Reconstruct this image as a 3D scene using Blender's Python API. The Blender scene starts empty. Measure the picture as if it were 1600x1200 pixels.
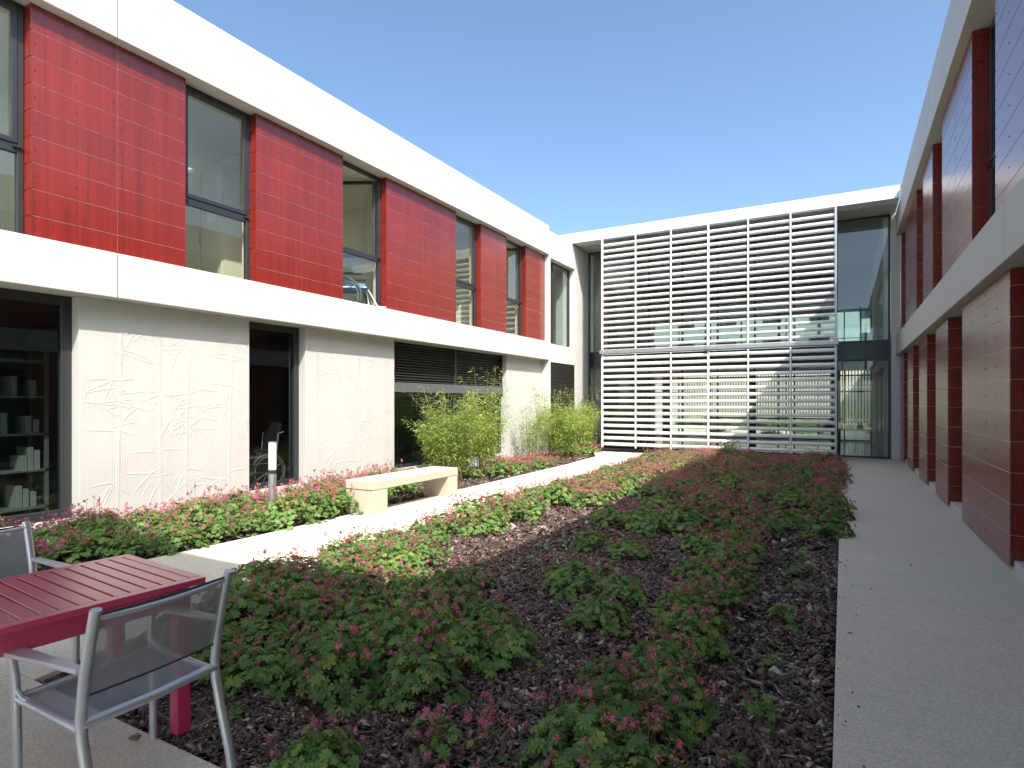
import bpy, bmesh, math, random
import numpy as np
from mathutils import Vector, Matrix

random.seed(7)
rng = np.random.default_rng(11)
R = math.radians
S = bpy.context.scene
COL = S.collection

# ------------------------------------------------------------------ camera
cam_d = bpy.data.cameras.new("Camera")
cam = bpy.data.objects.new("Camera", cam_d)
COL.objects.link(cam)
cam_d.sensor_width = 36.0
cam_d.lens = 930.0 / 1600.0 * 36.0
cam_d.shift_y = 28.0 / 1600.0
cam_d.clip_start = 0.05
cam_d.clip_end = 3000.0
cam.location = (0, 0, 1.6)
cam.rotation_euler = (R(90), 0, math.atan2(517, 930))
S.camera = cam

# ------------------------------------------------------------------ light
SUN_DIR = Vector((0.633, -0.571, 1.0)).normalized()      # towards the sun
w = bpy.data.worlds.new("World")
S.world = w
w.use_nodes = True
nt = w.node_tree
nt.nodes.clear()
sky = nt.nodes.new("ShaderNodeTexSky")
sky.sky_type = 'NISHITA'
sky.sun_disc = False
sky.sun_elevation = math.asin(SUN_DIR.z)
sky.sun_rotation = math.atan2(SUN_DIR.x, SUN_DIR.y)
sky.altitude = 0
sky.air_density = 0.5
sky.dust_density = 2.8
sky.ozone_density = 4.6
bg = nt.nodes.new("ShaderNodeBackground")
bg.inputs[1].default_value = 0.11
out = nt.nodes.new("ShaderNodeOutputWorld")
tint = nt.nodes.new("ShaderNodeMix")            # clear, slightly less violet air
tint.data_type = 'RGBA'
tint.blend_type = 'MULTIPLY'
tint.inputs[0].default_value = 1.0
tint.inputs[7].default_value = (0.95, 1.0, 0.87, 1)
nt.links.new(sky.outputs[0], tint.inputs[6])
nt.links.new(tint.outputs[2], bg.inputs[0])
nt.links.new(bg.outputs[0], out.inputs[0])

sun_d = bpy.data.lights.new("Sun", 'SUN')
sun_d.energy = 2.0
sun_d.angle = R(0.5)
sun_d.color = (1.0, 0.94, 0.86)
sun = bpy.data.objects.new("Sun", sun_d)
COL.objects.link(sun)
sun.rotation_euler = (-SUN_DIR).to_track_quat('-Z', 'Y').to_euler()
sun.location = (20, -20, 30)

S.view_settings.view_transform = 'Standard'
S.view_settings.look = 'None'
S.view_settings.exposure = 2.15
S.view_settings.gamma = 1.0
S.render.engine = 'CYCLES'
S.cycles.transparent_max_bounces = 24
S.cycles.max_bounces = 10
S.cycles.diffuse_bounces = 6
S.cycles.glossy_bounces = 5
S.cycles.use_denoising = True
S.cycles.sample_clamp_indirect = 8.0

# ------------------------------------------------------------------ materials
def mat(name):
    m = bpy.data.materials.new(name)
    m.use_nodes = True
    t = m.node_tree
    for n in list(t.nodes):
        if n.type != 'OUTPUT_MATERIAL':
            t.nodes.remove(n)
    o = [n for n in t.nodes if n.type == 'OUTPUT_MATERIAL'][0]
    return m, t, o


def N(t, typ, **kw):
    n = t.nodes.new(typ)
    for k, v in kw.items():
        if k.startswith('i_'):
            n.inputs[k[2:].replace('_', ' ')].default_value = v
        else:
            setattr(n, k, v)
    return n


def coords(t, scale=(1, 1, 1)):
    g = N(t, "ShaderNodeNewGeometry")
    mp = N(t, "ShaderNodeMapping")
    mp.inputs['Scale'].default_value = scale
    t.links.new(g.outputs['Position'], mp.inputs['Vector'])
    return mp.outputs[0]


def ocoords(t, scale=(1, 1, 1)):
    g = N(t, "ShaderNodeTexCoord")
    mp = N(t, "ShaderNodeMapping")
    mp.inputs['Scale'].default_value = scale
    t.links.new(g.outputs['Object'], mp.inputs['Vector'])
    return mp.outputs[0]


def noise(t, vec, scale, detail=4, rough=0.55):
    n = N(t, "ShaderNodeTexNoise")
    n.inputs['Scale'].default_value = scale
    n.inputs['Detail'].default_value = detail
    n.inputs['Roughness'].default_value = rough
    t.links.new(vec, n.inputs['Vector'])
    return n.outputs['Fac']


def ramp(t, fac, stops):
    n = N(t, "ShaderNodeValToRGB")
    cr = n.color_ramp
    while len(cr.elements) < len(stops):
        cr.elements.new(0.5)
    for e, (p, c) in zip(cr.elements, stops):
        e.position = p
        e.color = (c[0], c[1], c[2], 1)
    t.links.new(fac, n.inputs[0])
    return n.outputs[0]


def mixc(t, a, b, f, mode='MIX'):
    n = N(t, "ShaderNodeMix", data_type='RGBA', blend_type=mode)
    for sock, v in ((n.inputs[0], f), (n.inputs[6], a), (n.inputs[7], b)):
        if hasattr(v, 'links'):
            t.links.new(v, sock)
        elif isinstance(v, (int, float)):
            sock.default_value = v
        else:
            sock.default_value = (v[0], v[1], v[2], 1)
    return n.outputs[2]


def bump(t, h, strength=0.3, dist=0.01, normal=None):
    n = N(t, "ShaderNodeBump")
    n.inputs['Strength'].default_value = strength
    n.inputs['Distance'].default_value = dist
    t.links.new(h, n.inputs['Height'])
    if normal is not None:
        t.links.new(normal, n.inputs['Normal'])
    return n.outputs[0]


def principled(t, o, color, rough=0.6, metal=0.0, normal=None, spec=0.5, ior=None):
    p = N(t, "ShaderNodeBsdfPrincipled")
    if hasattr(color, 'links'):
        t.links.new(color, p.inputs['Base Color'])
    else:
        p.inputs['Base Color'].default_value = (*color, 1)
    if hasattr(rough, 'links'):
        t.links.new(rough, p.inputs['Roughness'])
    else:
        p.inputs['Roughness'].default_value = rough
    p.inputs['Metallic'].default_value = metal
    p.inputs['Specular IOR Level'].default_value = spec
    if ior:
        p.inputs['IOR'].default_value = ior
    if normal is not None:
        t.links.new(normal, p.inputs['Normal'])
    if o is not None:
        t.links.new(p.outputs[0], o.inputs[0])
    return p


def plain(name, color, rough=0.5, metal=0.0, var=0.12, spec=0.5, sc=6.0):
    m, t, o = mat(name)
    v = ocoords(t)
    f = noise(t, v, sc, 5)
    c = mixc(t, tuple(x * (1 - var) for x in color), tuple(min(1, x * (1 + var)) for x in color), f)
    b = bump(t, noise(t, v, sc * 12, 3), 0.06, 0.003)
    principled(t, o, c, rough, metal, b, spec)
    return m


M = {}


def m_concrete(name, base, ribs=False):
    m, t, o = mat(name)
    v = coords(t)
    big = noise(t, v, 0.9, 6, 0.6)
    streak = noise(t, coords(t, (3.0, 3.0, 0.25)), 1.6, 5, 0.6)
    fine = noise(t, v, 45, 4)
    c = ramp(t, big, [(0.3, tuple(x * 0.93 for x in base)), (0.7, base)])
    c = mixc(t, c, tuple(x * 0.86 for x in (base[0], base[1] * 0.985, base[2] * 0.96)),
             ramp(t, streak, [(0.5, (0, 0, 0)), (0.8, (0.5, 0.5, 0.5))]))
    nb = bump(t, fine, 0.10, 0.004)
    nb = bump(t, big, 0.15, 0.02, nb)
    if ribs:
        wv = N(t, "ShaderNodeTexWave", wave_type='BANDS', bands_direction='Y')
        wv.inputs['Scale'].default_value = 16.0
        wv.inputs['Distortion'].default_value = 0.25
        t.links.new(coords(t), wv.inputs['Vector'])
        mask = ramp(t, noise(t, v, 1.7, 4), [(0.46, (0, 0, 0)), (0.62, (1, 1, 1))])
        h = mixc(t, (0, 0, 0), wv.outputs['Fac'], mask)
        nb = bump(t, h, 0.35, 0.006, nb)
    principled(t, o, c, 0.72, 0, nb, 0.35)
    return m


M['white'] = m_concrete('white_concrete', (0.51, 0.50, 0.475))
M['relief'] = m_concrete('relief_concrete', (0.475, 0.46, 0.435), True)
M['bench'] = m_concrete('cream_concrete', (0.47, 0.41, 0.33))
M['white_paint'] = plain('white_painted_metal', (0.62, 0.61, 0.60), 0.38, 0, 0.03)
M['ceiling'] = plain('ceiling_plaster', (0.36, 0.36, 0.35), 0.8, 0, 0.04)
M['room'] = plain('room_plaster', (0.78, 0.74, 0.62), 0.8, 0, 0.05)
M['room_dark'] = plain('dim_room_plaster', (0.16, 0.16, 0.155), 0.8, 0, 0.08)  # darker copy of the room plaster; the dimness is in the colour
M['room_floor'] = plain('room_linoleum', (0.25, 0.23, 0.20), 0.4, 0, 0.08)
M['frame'] = plain('dark_grey_aluminium', (0.022, 0.025, 0.030), 0.38, 0.0, 0.10, 0.5)
M['spandrel'] = plain('black_glass_panel', (0.012, 0.013, 0.017), 0.16, 0, 0.1, 0.5, 2)
M['galv'] = plain('galvanised_steel', (0.42, 0.43, 0.45), 0.42, 0.8, 0.15, 0.5, 22)
M['drain'] = plain('weathered_drain_steel', (0.16, 0.155, 0.15), 0.5, 0.5, 0.25, 0.5, 20)
M['dark_louvre'] = plain('dark_louvre_metal', (0.035, 0.032, 0.030), 0.42, 0.0, 0.1)
M['blind_box'] = plain('grey_blind_box', (0.10, 0.105, 0.11), 0.5, 0.1, 0.1)
M['backing'] = plain('pale_joint_backing', (0.80, 0.62, 0.52), 0.8, 0, 0.1)
M['screw'] = plain('dark_rivet', (0.07, 0.012, 0.010), 0.4, 0.1, 0.1)


def m_cladding():
    m, t, o = mat('red_wood_laminate')
    v = coords(t, (24, 24, 0.55))
    g1 = noise(t, v, 1.0, 6, 0.66)
    g2 = noise(t, coords(t, (75, 75, 1.8)), 1.0, 4, 0.6)
    g3 = noise(t, coords(t, (4.5, 4.5, 0.2)), 1.0, 3)
    c = ramp(t, g1, [(0.30, (0.105, 0.009, 0.005)), (0.47, (0.165, 0.012, 0.006)),
                     (0.60, (0.200, 0.015, 0.008)), (0.8, (0.150, 0.011, 0.006))])
    c = mixc(t, c, (0.095, 0.008, 0.005), ramp(t, g2, [(0.52, (0, 0, 0)), (0.8, (0.5, 0.5, 0.5))]))
    c = mixc(t, c, (0.225, 0.020, 0.010), ramp(t, g3, [(0.50, (0, 0, 0)), (0.72, (0.4, 0.4, 0.4))]))
    gi = N(t, "ShaderNodeNewGeometry")
    isl = N(t, "ShaderNodeHueSaturation")
    mr = N(t, "ShaderNodeMapRange")
    mr.inputs['To Min'].default_value = 0.92
    mr.inputs['To Max'].default_value = 1.07
    t.links.new(gi.outputs['Random Per Island'], mr.inputs['Value'])
    t.links.new(mr.outputs[0], isl.inputs['Value'])
    t.links.new(c, isl.inputs['Color'])
    b = bump(t, g2, 0.05, 0.002)
    p = principled(t, o, isl.outputs[0], 0.36, 0, b, 0.1, 1.5)
    p.inputs['Coat Weight'].default_value = 0.9
    p.inputs['Coat Roughness'].default_value = 0.26
    p.inputs['Coat IOR'].default_value = 1.62
    return m


M['clad'] = m_cladding()


def m_glass(name, tint, refl=1.0, rough=0.0):
    m, t, o = mat(name)
    fr = N(t, "ShaderNodeFresnel")
    fr.inputs['IOR'].default_value = 1.62
    gi = N(t, "ShaderNodeNewGeometry")
    # same reflectance from both faces of the single pane
    inv = N(t, "ShaderNodeMix", data_type='FLOAT')
    inv.inputs[2].default_value = 1.62
    inv.inputs[3].default_value = 1 / 1.62
    t.links.new(gi.outputs['Backfacing'], inv.inputs[0])
    t.links.new(inv.outputs[0], fr.inputs['IOR'])
    mul = N(t, "ShaderNodeMath", operation='MULTIPLY_ADD', use_clamp=True)
    mul.inputs[1].default_value = 1.3 * refl
    mul.inputs[2].default_value = 0.015
    t.links.new(fr.outputs[0], mul.inputs[0])
    tr = N(t, "ShaderNodeBsdfTransparent")
    tr.inputs[0].default_value = (*tint, 1)
    gl = N(t, "ShaderNodeBsdfGlossy")
    gl.inputs['Roughness'].default_value = rough
    gl.inputs['Color'].default_value = (0.92, 0.97, 1.0, 1)
    wob = bump(t, noise(t, coords(t), 0.8, 2), 0.02, 0.02)
    t.links.new(wob, gl.inputs['Normal'])
    mx = N(t, "ShaderNodeMixShader")
    t.links.new(mul.outputs[0], mx.inputs[0])
    t.links.new(tr.outputs[0], mx.inputs[1])
    t.links.new(gl.outputs[0], mx.inputs[2])
    t.links.new(mx.outputs[0], o.inputs[0])
    return m


M['glass'] = m_glass('window_glass', (0.74, 0.82, 0.80))
M['glass_dark'] = m_glass('dark_window_glass', (0.46, 0.54, 0.52), 0.5)
M['glass_blue'] = m_glass('balustrade_glass', (0.66, 0.80, 0.77))


def m_path(name, base, agg=1.0):
    m, t, o = mat(name)
    v = coords(t)
    big = noise(t, v, 0.55, 5, 0.6)
    mid = noise(t, coords(t, (1.0, 2.2, 1)), 2.6, 5, 0.6)
    vo = N(t, "ShaderNodeTexVoronoi", feature='F1')
    vo.inputs['Scale'].default_value = 125
    t.links.new(v, vo.inputs['Vector'])
    c = ramp(t, big, [(0.3, tuple(x * 0.86 for x in base)), (0.7, base)])
    c = mixc(t, c, tuple(x * 0.78 for x in base), ramp(t, mid, [(0.46, (0, 0, 0)), (0.7, (0.8, 0.8, 0.8))]))
    sp = N(t, "ShaderNodeSeparateColor")
    t.links.new(vo.outputs['Color'], sp.inputs[0])
    stone = ramp(t, sp.outputs[0], [(0.0, tuple(x * 0.45 for x in base)), (0.35, tuple(x * 0.85 for x in base)),
                                    (0.7, base), (1.0, tuple(min(1, x * 1.25) for x in base))])
    c = mixc(t, c, stone, 0.45 * agg)
    b = bump(t, vo.outputs['Distance'], 0.35 * agg, 0.004)
    b = bump(t, noise(t, v, 14, 4), 0.12, 0.01, b)
    principled(t, o, c, 0.85, 0, b, 0.25)
    return m


M['path'] = m_path('exposed_aggregate_concrete', (0.62, 0.555, 0.455))
M['tile'] = plain('grey_floor_tile', (0.30, 0.32, 0.31), 0.12, 0, 0.08)


def m_soil():
    m, t, o = mat('dark_soil')
    v = coords(t)
    c = ramp(t, noise(t, v, 30, 6, 0.7), [(0.3, (0.010, 0.008, 0.006)), (0.7, (0.045, 0.030, 0.024))])
    principled(t, o, c, 0.9, 0, bump(t, noise(t, v, 40, 4), 0.8, 0.03), 0.2)
    return m


M['soil'] = m_soil()


def m_island(name, stops, rough=0.6, trans=0.0, tcol=None, spec=0.4, nscale=30):
    m, t, o = mat(name)
    g = N(t, "ShaderNodeNewGeometry")
    oi = N(t, "ShaderNodeObjectInfo")
    c = ramp(t, g.outputs['Random Per Island'], stops)
    f = noise(t, ocoords(t), nscale, 3)
    c = mixc(t, c, tuple(x * 0.6 for x in stops[0][1]), ramp(t, f, [(0.45, (0, 0, 0)), (0.75, (0.55, 0.55, 0.55))]))
    hs = N(t, "ShaderNodeHueSaturation")
    mr = N(t, "ShaderNodeMapRange")
    mr.inputs['To Min'].default_value = 0.80
    mr.inputs['To Max'].default_value = 1.20
    t.links.new(oi.outputs['Random'], mr.inputs['Value'])
    t.links.new(mr.outputs[0], hs.inputs['Value'])
    t.links.new(c, hs.inputs['Color'])
    c = hs.outputs[0]
    p = principled(t, None, c, rough, 0, None, spec)
    if trans > 0:
        tl = N(t, "ShaderNodeBsdfTranslucent")
        if tcol:
            tl.inputs[0].default_value = (*tcol, 1)
        else:
            t.links.new(c, tl.inputs[0])
        mx = N(t, "ShaderNodeMixShader")
        mx.inputs[0].default_value = trans
        t.links.new(p.outputs[0], mx.inputs[1])
        t.links.new(tl.outputs[0], mx.inputs[2])
        t.links.new(mx.outputs[0], o.inputs[0])
    else:
        t.links.new(p.outputs[0], o.inputs[0])
    return m


M['leaf'] = m_island('geranium_leaf', [(0.0, (0.075, 0.160, 0.048)), (0.5, (0.130, 0.235, 0.058)),
                                       (0.93, (0.180, 0.275, 0.062)), (1.0, (0.30, 0.27, 0.06))], 0.55, 0.30,
                     (0.26, 0.36, 0.05), 0.35)
M['petal'] = m_island('geranium_petal', [(0.0, (0.58, 0.08, 0.26)), (0.7, (0.70, 0.16, 0.36)), (1.0, (0.52, 0.08, 0.40))],
                      0.6, 0.3, (0.7, 0.2, 0.4))
M['calyx'] = m_island('geranium_calyx', [(0.0, (0.28, 0.06, 0.04)), (0.6, (0.50, 0.19, 0.11)), (1.0, (0.46, 0.30, 0.13))],
                      0.6, 0.15, (0.5, 0.12, 0.1))
M['stalk'] = plain('plant_stalk', (0.17, 0.12, 0.05), 0.6, 0, 0.2)
M['bark'] = m_island('bark_chip', [(0.0, (0.026, 0.016, 0.013)), (0.40, (0.075, 0.045, 0.034)), (0.72, (0.140, 0.086, 0.064)),
                                   (0.90, (0.20, 0.14, 0.11)), (1.0, (0.44, 0.38, 0.33))],
                     0.5, 0, None, 0.5, 60)
M['bamboo_leaf'] = m_island('bamboo_leaf', [(0.0, (0.13, 0.20, 0.04)), (0.5, (0.21, 0.29, 0.06)), (1.0, (0.36, 0.38, 0.09))],
                            0.5, 0.35, (0.38, 0.50, 0.08), 0.4)
M['culm'] = plain('bamboo_culm', (0.22, 0.22, 0.08), 0.45, 0, 0.25)
M['shrub'] = m_island('shrub_leaf', [(0.0, (0.05, 0.10, 0.025)), (1.0, (0.13, 0.19, 0.05))], 0.55, 0.25, (0.2, 0.3, 0.05))
M['slat'] = plain('cream_fence_slat', (0.62, 0.57, 0.47), 0.6, 0, 0.08)
M['grass'] = plain('meadow_grass', (0.10, 0.14, 0.04), 0.9, 0, 0.4, 0.2, 14)
M['pink'] = plain('raspberry_powder_coat', (0.46, 0.028, 0.095), 0.34, 0, 0.05, 0.5)
for n_ in M['pink'].node_tree.nodes:
    if n_.type == 'BSDF_PRINCIPLED':
        n_.inputs['Coat Weight'].default_value = 1.0
        n_.inputs['Coat IOR'].default_value = 1.6
        n_.inputs['Coat Roughness'].default_value = 0.3
M['alu'] = plain('brushed_aluminium', (0.56, 0.575, 0.61), 0.36, 0.65, 0.06, 0.5, 40)
M['black_plastic'] = plain('black_plastic', (0.02, 0.02, 0.02), 0.5)
M['opal'] = plain('opal_diffuser', (0.86, 0.84, 0.80), 0.35, 0, 0.02)
M['ward'] = plain('pale_wood_wardrobe', (0.74, 0.67, 0.50), 0.5, 0, 0.05)
M['blue_vinyl'] = plain('blue_vinyl', (0.16, 0.32, 0.62), 0.4, 0, 0.06)
M['ball'] = plain('aqua_vinyl', (0.35, 0.62, 0.66), 0.4, 0, 0.06)
M['paper'] = plain('paper_files', (0.22, 0.22, 0.21), 0.7, 0, 0.1)
M['rubber'] = plain('grey_rubber', (0.12, 0.125, 0.12), 0.6)
M['cloth'] = plain('black_nylon', (0.02, 0.021, 0.024), 0.7)


def m_mesh_fabric():
    m, t, o = mat('grey_mesh_fabric')
    v = ocoords(t)
    c1 = noise(t, v, 900, 2)
    tr = N(t, "ShaderNodeBsdfTransparent")
    p = principled(t, None, mixc(t, (0.18, 0.185, 0.20), (0.27, 0.28, 0.30), c1), 0.85, 0, None, 0.15)
    mx = N(t, "ShaderNodeMixShader")
    mx.inputs[0].default_value = 0.76
    t.links.new(tr.outputs[0], mx.inputs[1])
    t.links.new(p.outputs[0], mx.inputs[2])
    t.links.new(mx.outputs[0], o.inputs[0])
    return m


M['mesh'] = m_mesh_fabric()

# ------------------------------------------------------------------ helpers
def link(o, parent=None):
    COL.objects.link(o)
    if parent is not None:
        o.parent = parent
    return o


class MB:
    def __init__(self):
        self.v = []
        self.f = []

    def quad(self, *p):
        n = len(self.v)
        self.v += [tuple(q) for q in p]
        self.f.append(tuple(range(n, n + len(p))))
        return self

    def box(self, x0, x1, y0, y1, z0, z1):
        n = len(self.v)
        for z in (z0, z1):
            self.v += [(x0, y0, z), (x1, y0, z), (x1, y1, z), (x0, y1, z)]
        for f in ((3, 2, 1, 0), (4, 5, 6, 7), (0, 1, 5, 4), (1, 2, 6, 5), (2, 3, 7, 6), (3, 0, 4, 7)):
            self.f.append(tuple(n + i for i in f))
        return self

    def prism(self, prof, fn):
        """prof: closed 2D polygon; fn(u, v, k) -> 3D with k = 0 / 1 (the two ends)"""
        n = len(self.v)
        L = len(prof)
        self.v += [fn(a, b, 0) for a, b in prof] + [fn(a, b, 1) for a, b in prof]
        for i in range(L):
            j = (i + 1) % L
            self.f.append((n + i, n + j, n + L + j, n + L + i))
        self.f.append(tuple(n + i for i in reversed(range(L))))
        self.f.append(tuple(n + L + i for i in range(L)))
        return self

    def tube(self, pts, rad, seg=8, flat=1.0, up=(0, 0, 1)):
        """swept round (or, with flat < 1, oval) tube along points; rad a number or list"""
        pts = [Vector(p) for p in pts]
        rads = rad if isinstance(rad, (list, tuple)) else [rad] * len(pts)
        n = len(self.v)
        upv = Vector(up)
        for i, p in enumerate(pts):
            a = pts[max(0, i - 1)]
            b = pts[min(len(pts) - 1, i + 1)]
            d = (b - a).normalized()
            u = upv if abs(d.dot(upv)) < 0.98 else Vector((1, 0, 0))
            s = d.cross(u).normalized()
            q = s.cross(d).normalized()
            for k in range(seg):
                t = 2 * math.pi * k / seg
                self.v.append(tuple(p + s * math.cos(t) * rads[i] + q * math.sin(t) * rads[i] * flat))
        for i in range(len(pts) - 1):
            for k in range(seg):
                k2 = (k + 1) % seg
                self.f.append((n + i * seg + k, n + i * seg + k2, n + (i + 1) * seg + k2, n + (i + 1) * seg + k))
        self.f.append(tuple(n + k for k in reversed(range(seg))))
        self.f.append(tuple(n + (len(pts) - 1) * seg + k for k in range(seg)))
        return self

    def build(self, name, material, parent=None, bevel=0, smooth=False, seg=2):
        me = bpy.data.meshes.new(name)
        me.from_pydata(self.v, [], self.f)
        bm = bmesh.new()
        bm.from_mesh(me)
        bmesh.ops.recalc_face_normals(bm, faces=bm.faces)
        if bevel:
            es = [e for e in bm.edges if len(e.link_faces) == 2 and e.calc_face_angle(0) > 0.5]
            bmesh.ops.bevel(bm, geom=es, offset=bevel, segments=seg, affect='EDGES', profile=0.5)
        bm.to_mesh(me)
        bm.free()
        if smooth:
            for p in me.polygons:
                p.use_smooth = True
            me.set_sharp_from_angle(angle=R(40))
        me.materials.append(material)
        return link(bpy.data.objects.new(name, me), parent)


def np_mesh(name, V, F, material):
    """V (n,3) array, F (m,k) array of equal-size faces -> mesh data"""
    me = bpy.data.meshes.new(name)
    V = np.asarray(V, np.float32)
    F = np.asarray(F, np.int32)
    k = F.shape[1]
    me.vertices.add(len(V))
    me.vertices.foreach_set("co", V.ravel())
    me.loops.add(F.size)
    me.loops.foreach_set("vertex_index", F.ravel())
    me.polygons.add(len(F))
    me.polygons.foreach_set("loop_start", np.arange(len(F), dtype=np.int32) * k)
    me.update(calc_edges=True)
    me.validate()
    me.materials.append(material)
    return me


def thing(name, label, cat, loc=(0, 0, 0), rz=0, group=None):
    o = bpy.data.objects.new(name, None)
    o.empty_display_size = 0.2
    link(o)
    o.location = loc
    o.rotation_euler = (0, 0, rz)
    o["label"] = label
    o["category"] = cat
    if group:
        o["group"] = group
    return o


def structure(name, mb, m, kind="structure", **kw):
    o = mb.build(name, m, None, **kw)
    o["kind"] = kind
    return o


# ------------------------------------------------------------------ ground
structure("ground", MB().box(-400, 400, -400, 400, -0.5, -0.16), M['grass'])
structure("soil", MB().box(-8.3, 1.6, 1.5, 19.5, -0.15, -0.055), M['soil'])
XL0, XL1 = -6.14, -4.58          # left path
structure("terrace", MB().box(-8.4, 1.5, -14, 1.66, -0.15, 0.0), M['path'], bevel=0.006)
structure("path", MB().prism([(XL0 - .6, 1.662), (-4.08, 1.662), (-4.22, 2.3), (-4.38, 3.2), (XL1, 5.0), (XL1, 13.5), (XL1 - .05, 15.5), (-4.75, 16.6), (-4.85, 18.6),
                              (-7.3, 18.6), (-6.9, 17.7), (-6.35, 16.5), (-6.2, 14.0), (XL0, 10), (XL0, 4.6), (-6.2, 3.2), (-6.6, 2.4)],
                             lambda a, b, k: (a, b, -0.15 + 0.15 * k)), M['path'], bevel=0.006)
structure("path", MB().box(-0.04, 1.42, 1.662, 19.5, -0.15, 0.0), M['path'], bevel=0.006)
structure("floor", MB().box(-8.0, 1.3, 19.5, 27.7, -0.15, 0.012), M['tile'])
structure("paving", MB().box(-20, 3.3, 27.78, 38.2, -0.15, 0.0), M['path'])

# ------------------------------------------------------------------ building pieces
ZB, ZT = 2.88, 3.43


def boards(parent, sg, xf, y0, y1, z0, z1, joints, depth, row=0.2975):
    """one bay of red cladding: rows of boards on the face and on the return that looks towards -y"""
    xi = xf - sg * 0.004
    mb, sc = MB(), MB()
    zs = []
    z = z0
    while z < z1 - 0.01:
        zs.append((z, min(z + row - 0.008, z1)))
        z += row
    ys = [y0] + joints + [y1]
    for a, b in zip(ys[:-1], ys[1:]):
        for (p, q) in zs:
            mb.box(min(xi, xf), max(xi, xf), a + (0.002 if a > y0 else 0.0), b - (0.002 if b < y1 else 0.0), p, q)
            npin = 3 if b - a > 0.5 else 2
            for k in range(npin):
                yy = a + 0.045 + (b - a - 0.09) * k / (npin - 1)
                for zz in ((p + q) / 2,):
                    sc.box(min(xf, xf + sg * 0.004), max(xf, xf + sg * 0.004), yy - 0.006, yy + 0.006, zz - 0.006, zz + 0.006)
    # return boards
    xb = xf - sg * depth
    for (p, q) in zs:
        lo, hi = sorted((xb, xi - sg * 0.006))
        mb.box(lo, hi, y0, y0 + 0.018, p, q)
        sc.box((lo + hi) / 2 - 0.006, (lo + hi) / 2 + 0.006, y0 - 0.004, y0, (p + q) / 2 - 0.006, (p + q) / 2 + 0.006)
    nb = len(mb.f)
    off = len(mb.v)
    mb.v += sc.v
    mb.f += [tuple(i + off for i in f) for f in sc.f]
    o = mb.build("cladding_panel", M['clad'], parent)
    o.data.materials.append(M['screw'])
    o.data.polygons.foreach_set("material_index", np.array([0] * nb + [1] * len(sc.f), np.int32))
    bk = MB()
    lo, hi = sorted((xb - sg * 0.12, xi - sg * 0.0005))
    bk.box(lo, hi, y0 + 0.02, y1 - 0.002, z0, z1)
    bk.build("backing_wall", M['backing'], o)
    return o


def frame_ring(mb, x0, x1, y0, y1, z0, z1, wd):
    mb.box(x0, x1, y0, y0 + wd, z0, z1)
    mb.box(x0, x1, y1 - wd, y1, z0, z1)
    mb.box(x0, x1, y0 + wd, y1 - wd, z0, z0 + wd)
    mb.box(x0, x1, y0 + wd, y1 - wd, z1 - wd, z1)


def window(parent, sg, xg, y0, y1, z0, z1, transom=None, mull=(), glass='glass', wd=0.06, sash=True, opened=False, dp=0.07):
    fr = MB()
    x0, x1 = sorted((xg - sg * dp / 2, xg + sg * dp / 2))
    frame_ring(fr, x0, x1, y0, y1, z0, z1, wd)
    for yy in mull:
        fr.box(x0 + .003, x1 - .003, yy - 0.03, yy + 0.03, z0 + wd, z1 - wd)
    if transom:
        fr.box(x0 + .002, x1 - .002, y0 + wd, y1 - wd, transom - 0.05, transom + 0.05)
    w_ = fr.build("window", M['frame'], parent, bevel=0.004, seg=1)
    ys = [y0 + wd] + list(mull) + [y1 - wd]
    for a, b in zip(ys[:-1], ys[1:]):
        segs = [(z0 + wd, z1 - wd)] if not transom else [(z0 + wd, transom - 0.05), (transom + 0.05, z1 - wd)]
        for k, (p, q) in enumerate(segs):
            if opened and k == 1:
                continue
            MB().quad((xg, a, p), (xg, b, p), (xg, b, q), (xg, a, q)).build("pane", M[glass], w_)
            if transom and k == 1 and sash:
                s = MB()
                sx0, sx1 = sorted((xg + sg * 0.005, xg + sg * (dp / 2 + 0.012)))
                frame_ring(s, sx0, sx1, a + .002, b - .002, p + .002, q - .002, 0.055)
                s.build("sash", M['frame'], w_, bevel=0.003, seg=1)
    if opened:
        a, b, p, q = y0 + wd, y1 - wd, transom + 0.05, z1 - wd
        L = b - a - .01
        s = MB()
        frame_ring(s, -0.028, 0.028, -L, 0, p + .002, q - .002, 0.06)
        so = s.build("sash", M['frame'], w_, bevel=0.003, seg=1)
        so.location = (xg - sg * 0.05, b, 0)
        so.rotation_euler = (0, 0, R(-62) * sg)
        g = MB().quad((0, -L + .06, p + .06), (0, -.06, p + .06), (0, -.06, q - .06), (0, -L + .06, q - .06))
        g.v = [tuple(Matrix.Rotation(R(-62) * sg, 3, 'Z') @ Vector(v) + Vector((xg - sg * 0.05, b, 0))) for v in g.v]
        g.build("pane", M[glass], w_)
    # handles / hinges on the mullion
    if transom:
        hx = xg + sg * (dp / 2 + 0.010)
        lo, hi = sorted((hx, hx + sg * 0.02))
        for ya in (y0 + .02, y1 - .11):
            MB().box(lo, hi, ya, ya + .09, transom + 0.005, transom + 0.03).build("hinge", M['frame'], w_)
    return w_


def band(parent, sg, xf, back, ys, z0, z1, name="fascia_panel", m='white'):
    """horizontal precast band in separate panels with open joints"""
    for a, b in zip(ys[:-1], ys[1:]):
        lo, hi = sorted((xf, back))
        MB().box(lo, hi, a + 0.006, b - 0.006, z0, z1).build(name, M[m], parent, bevel=0.008)


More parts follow.
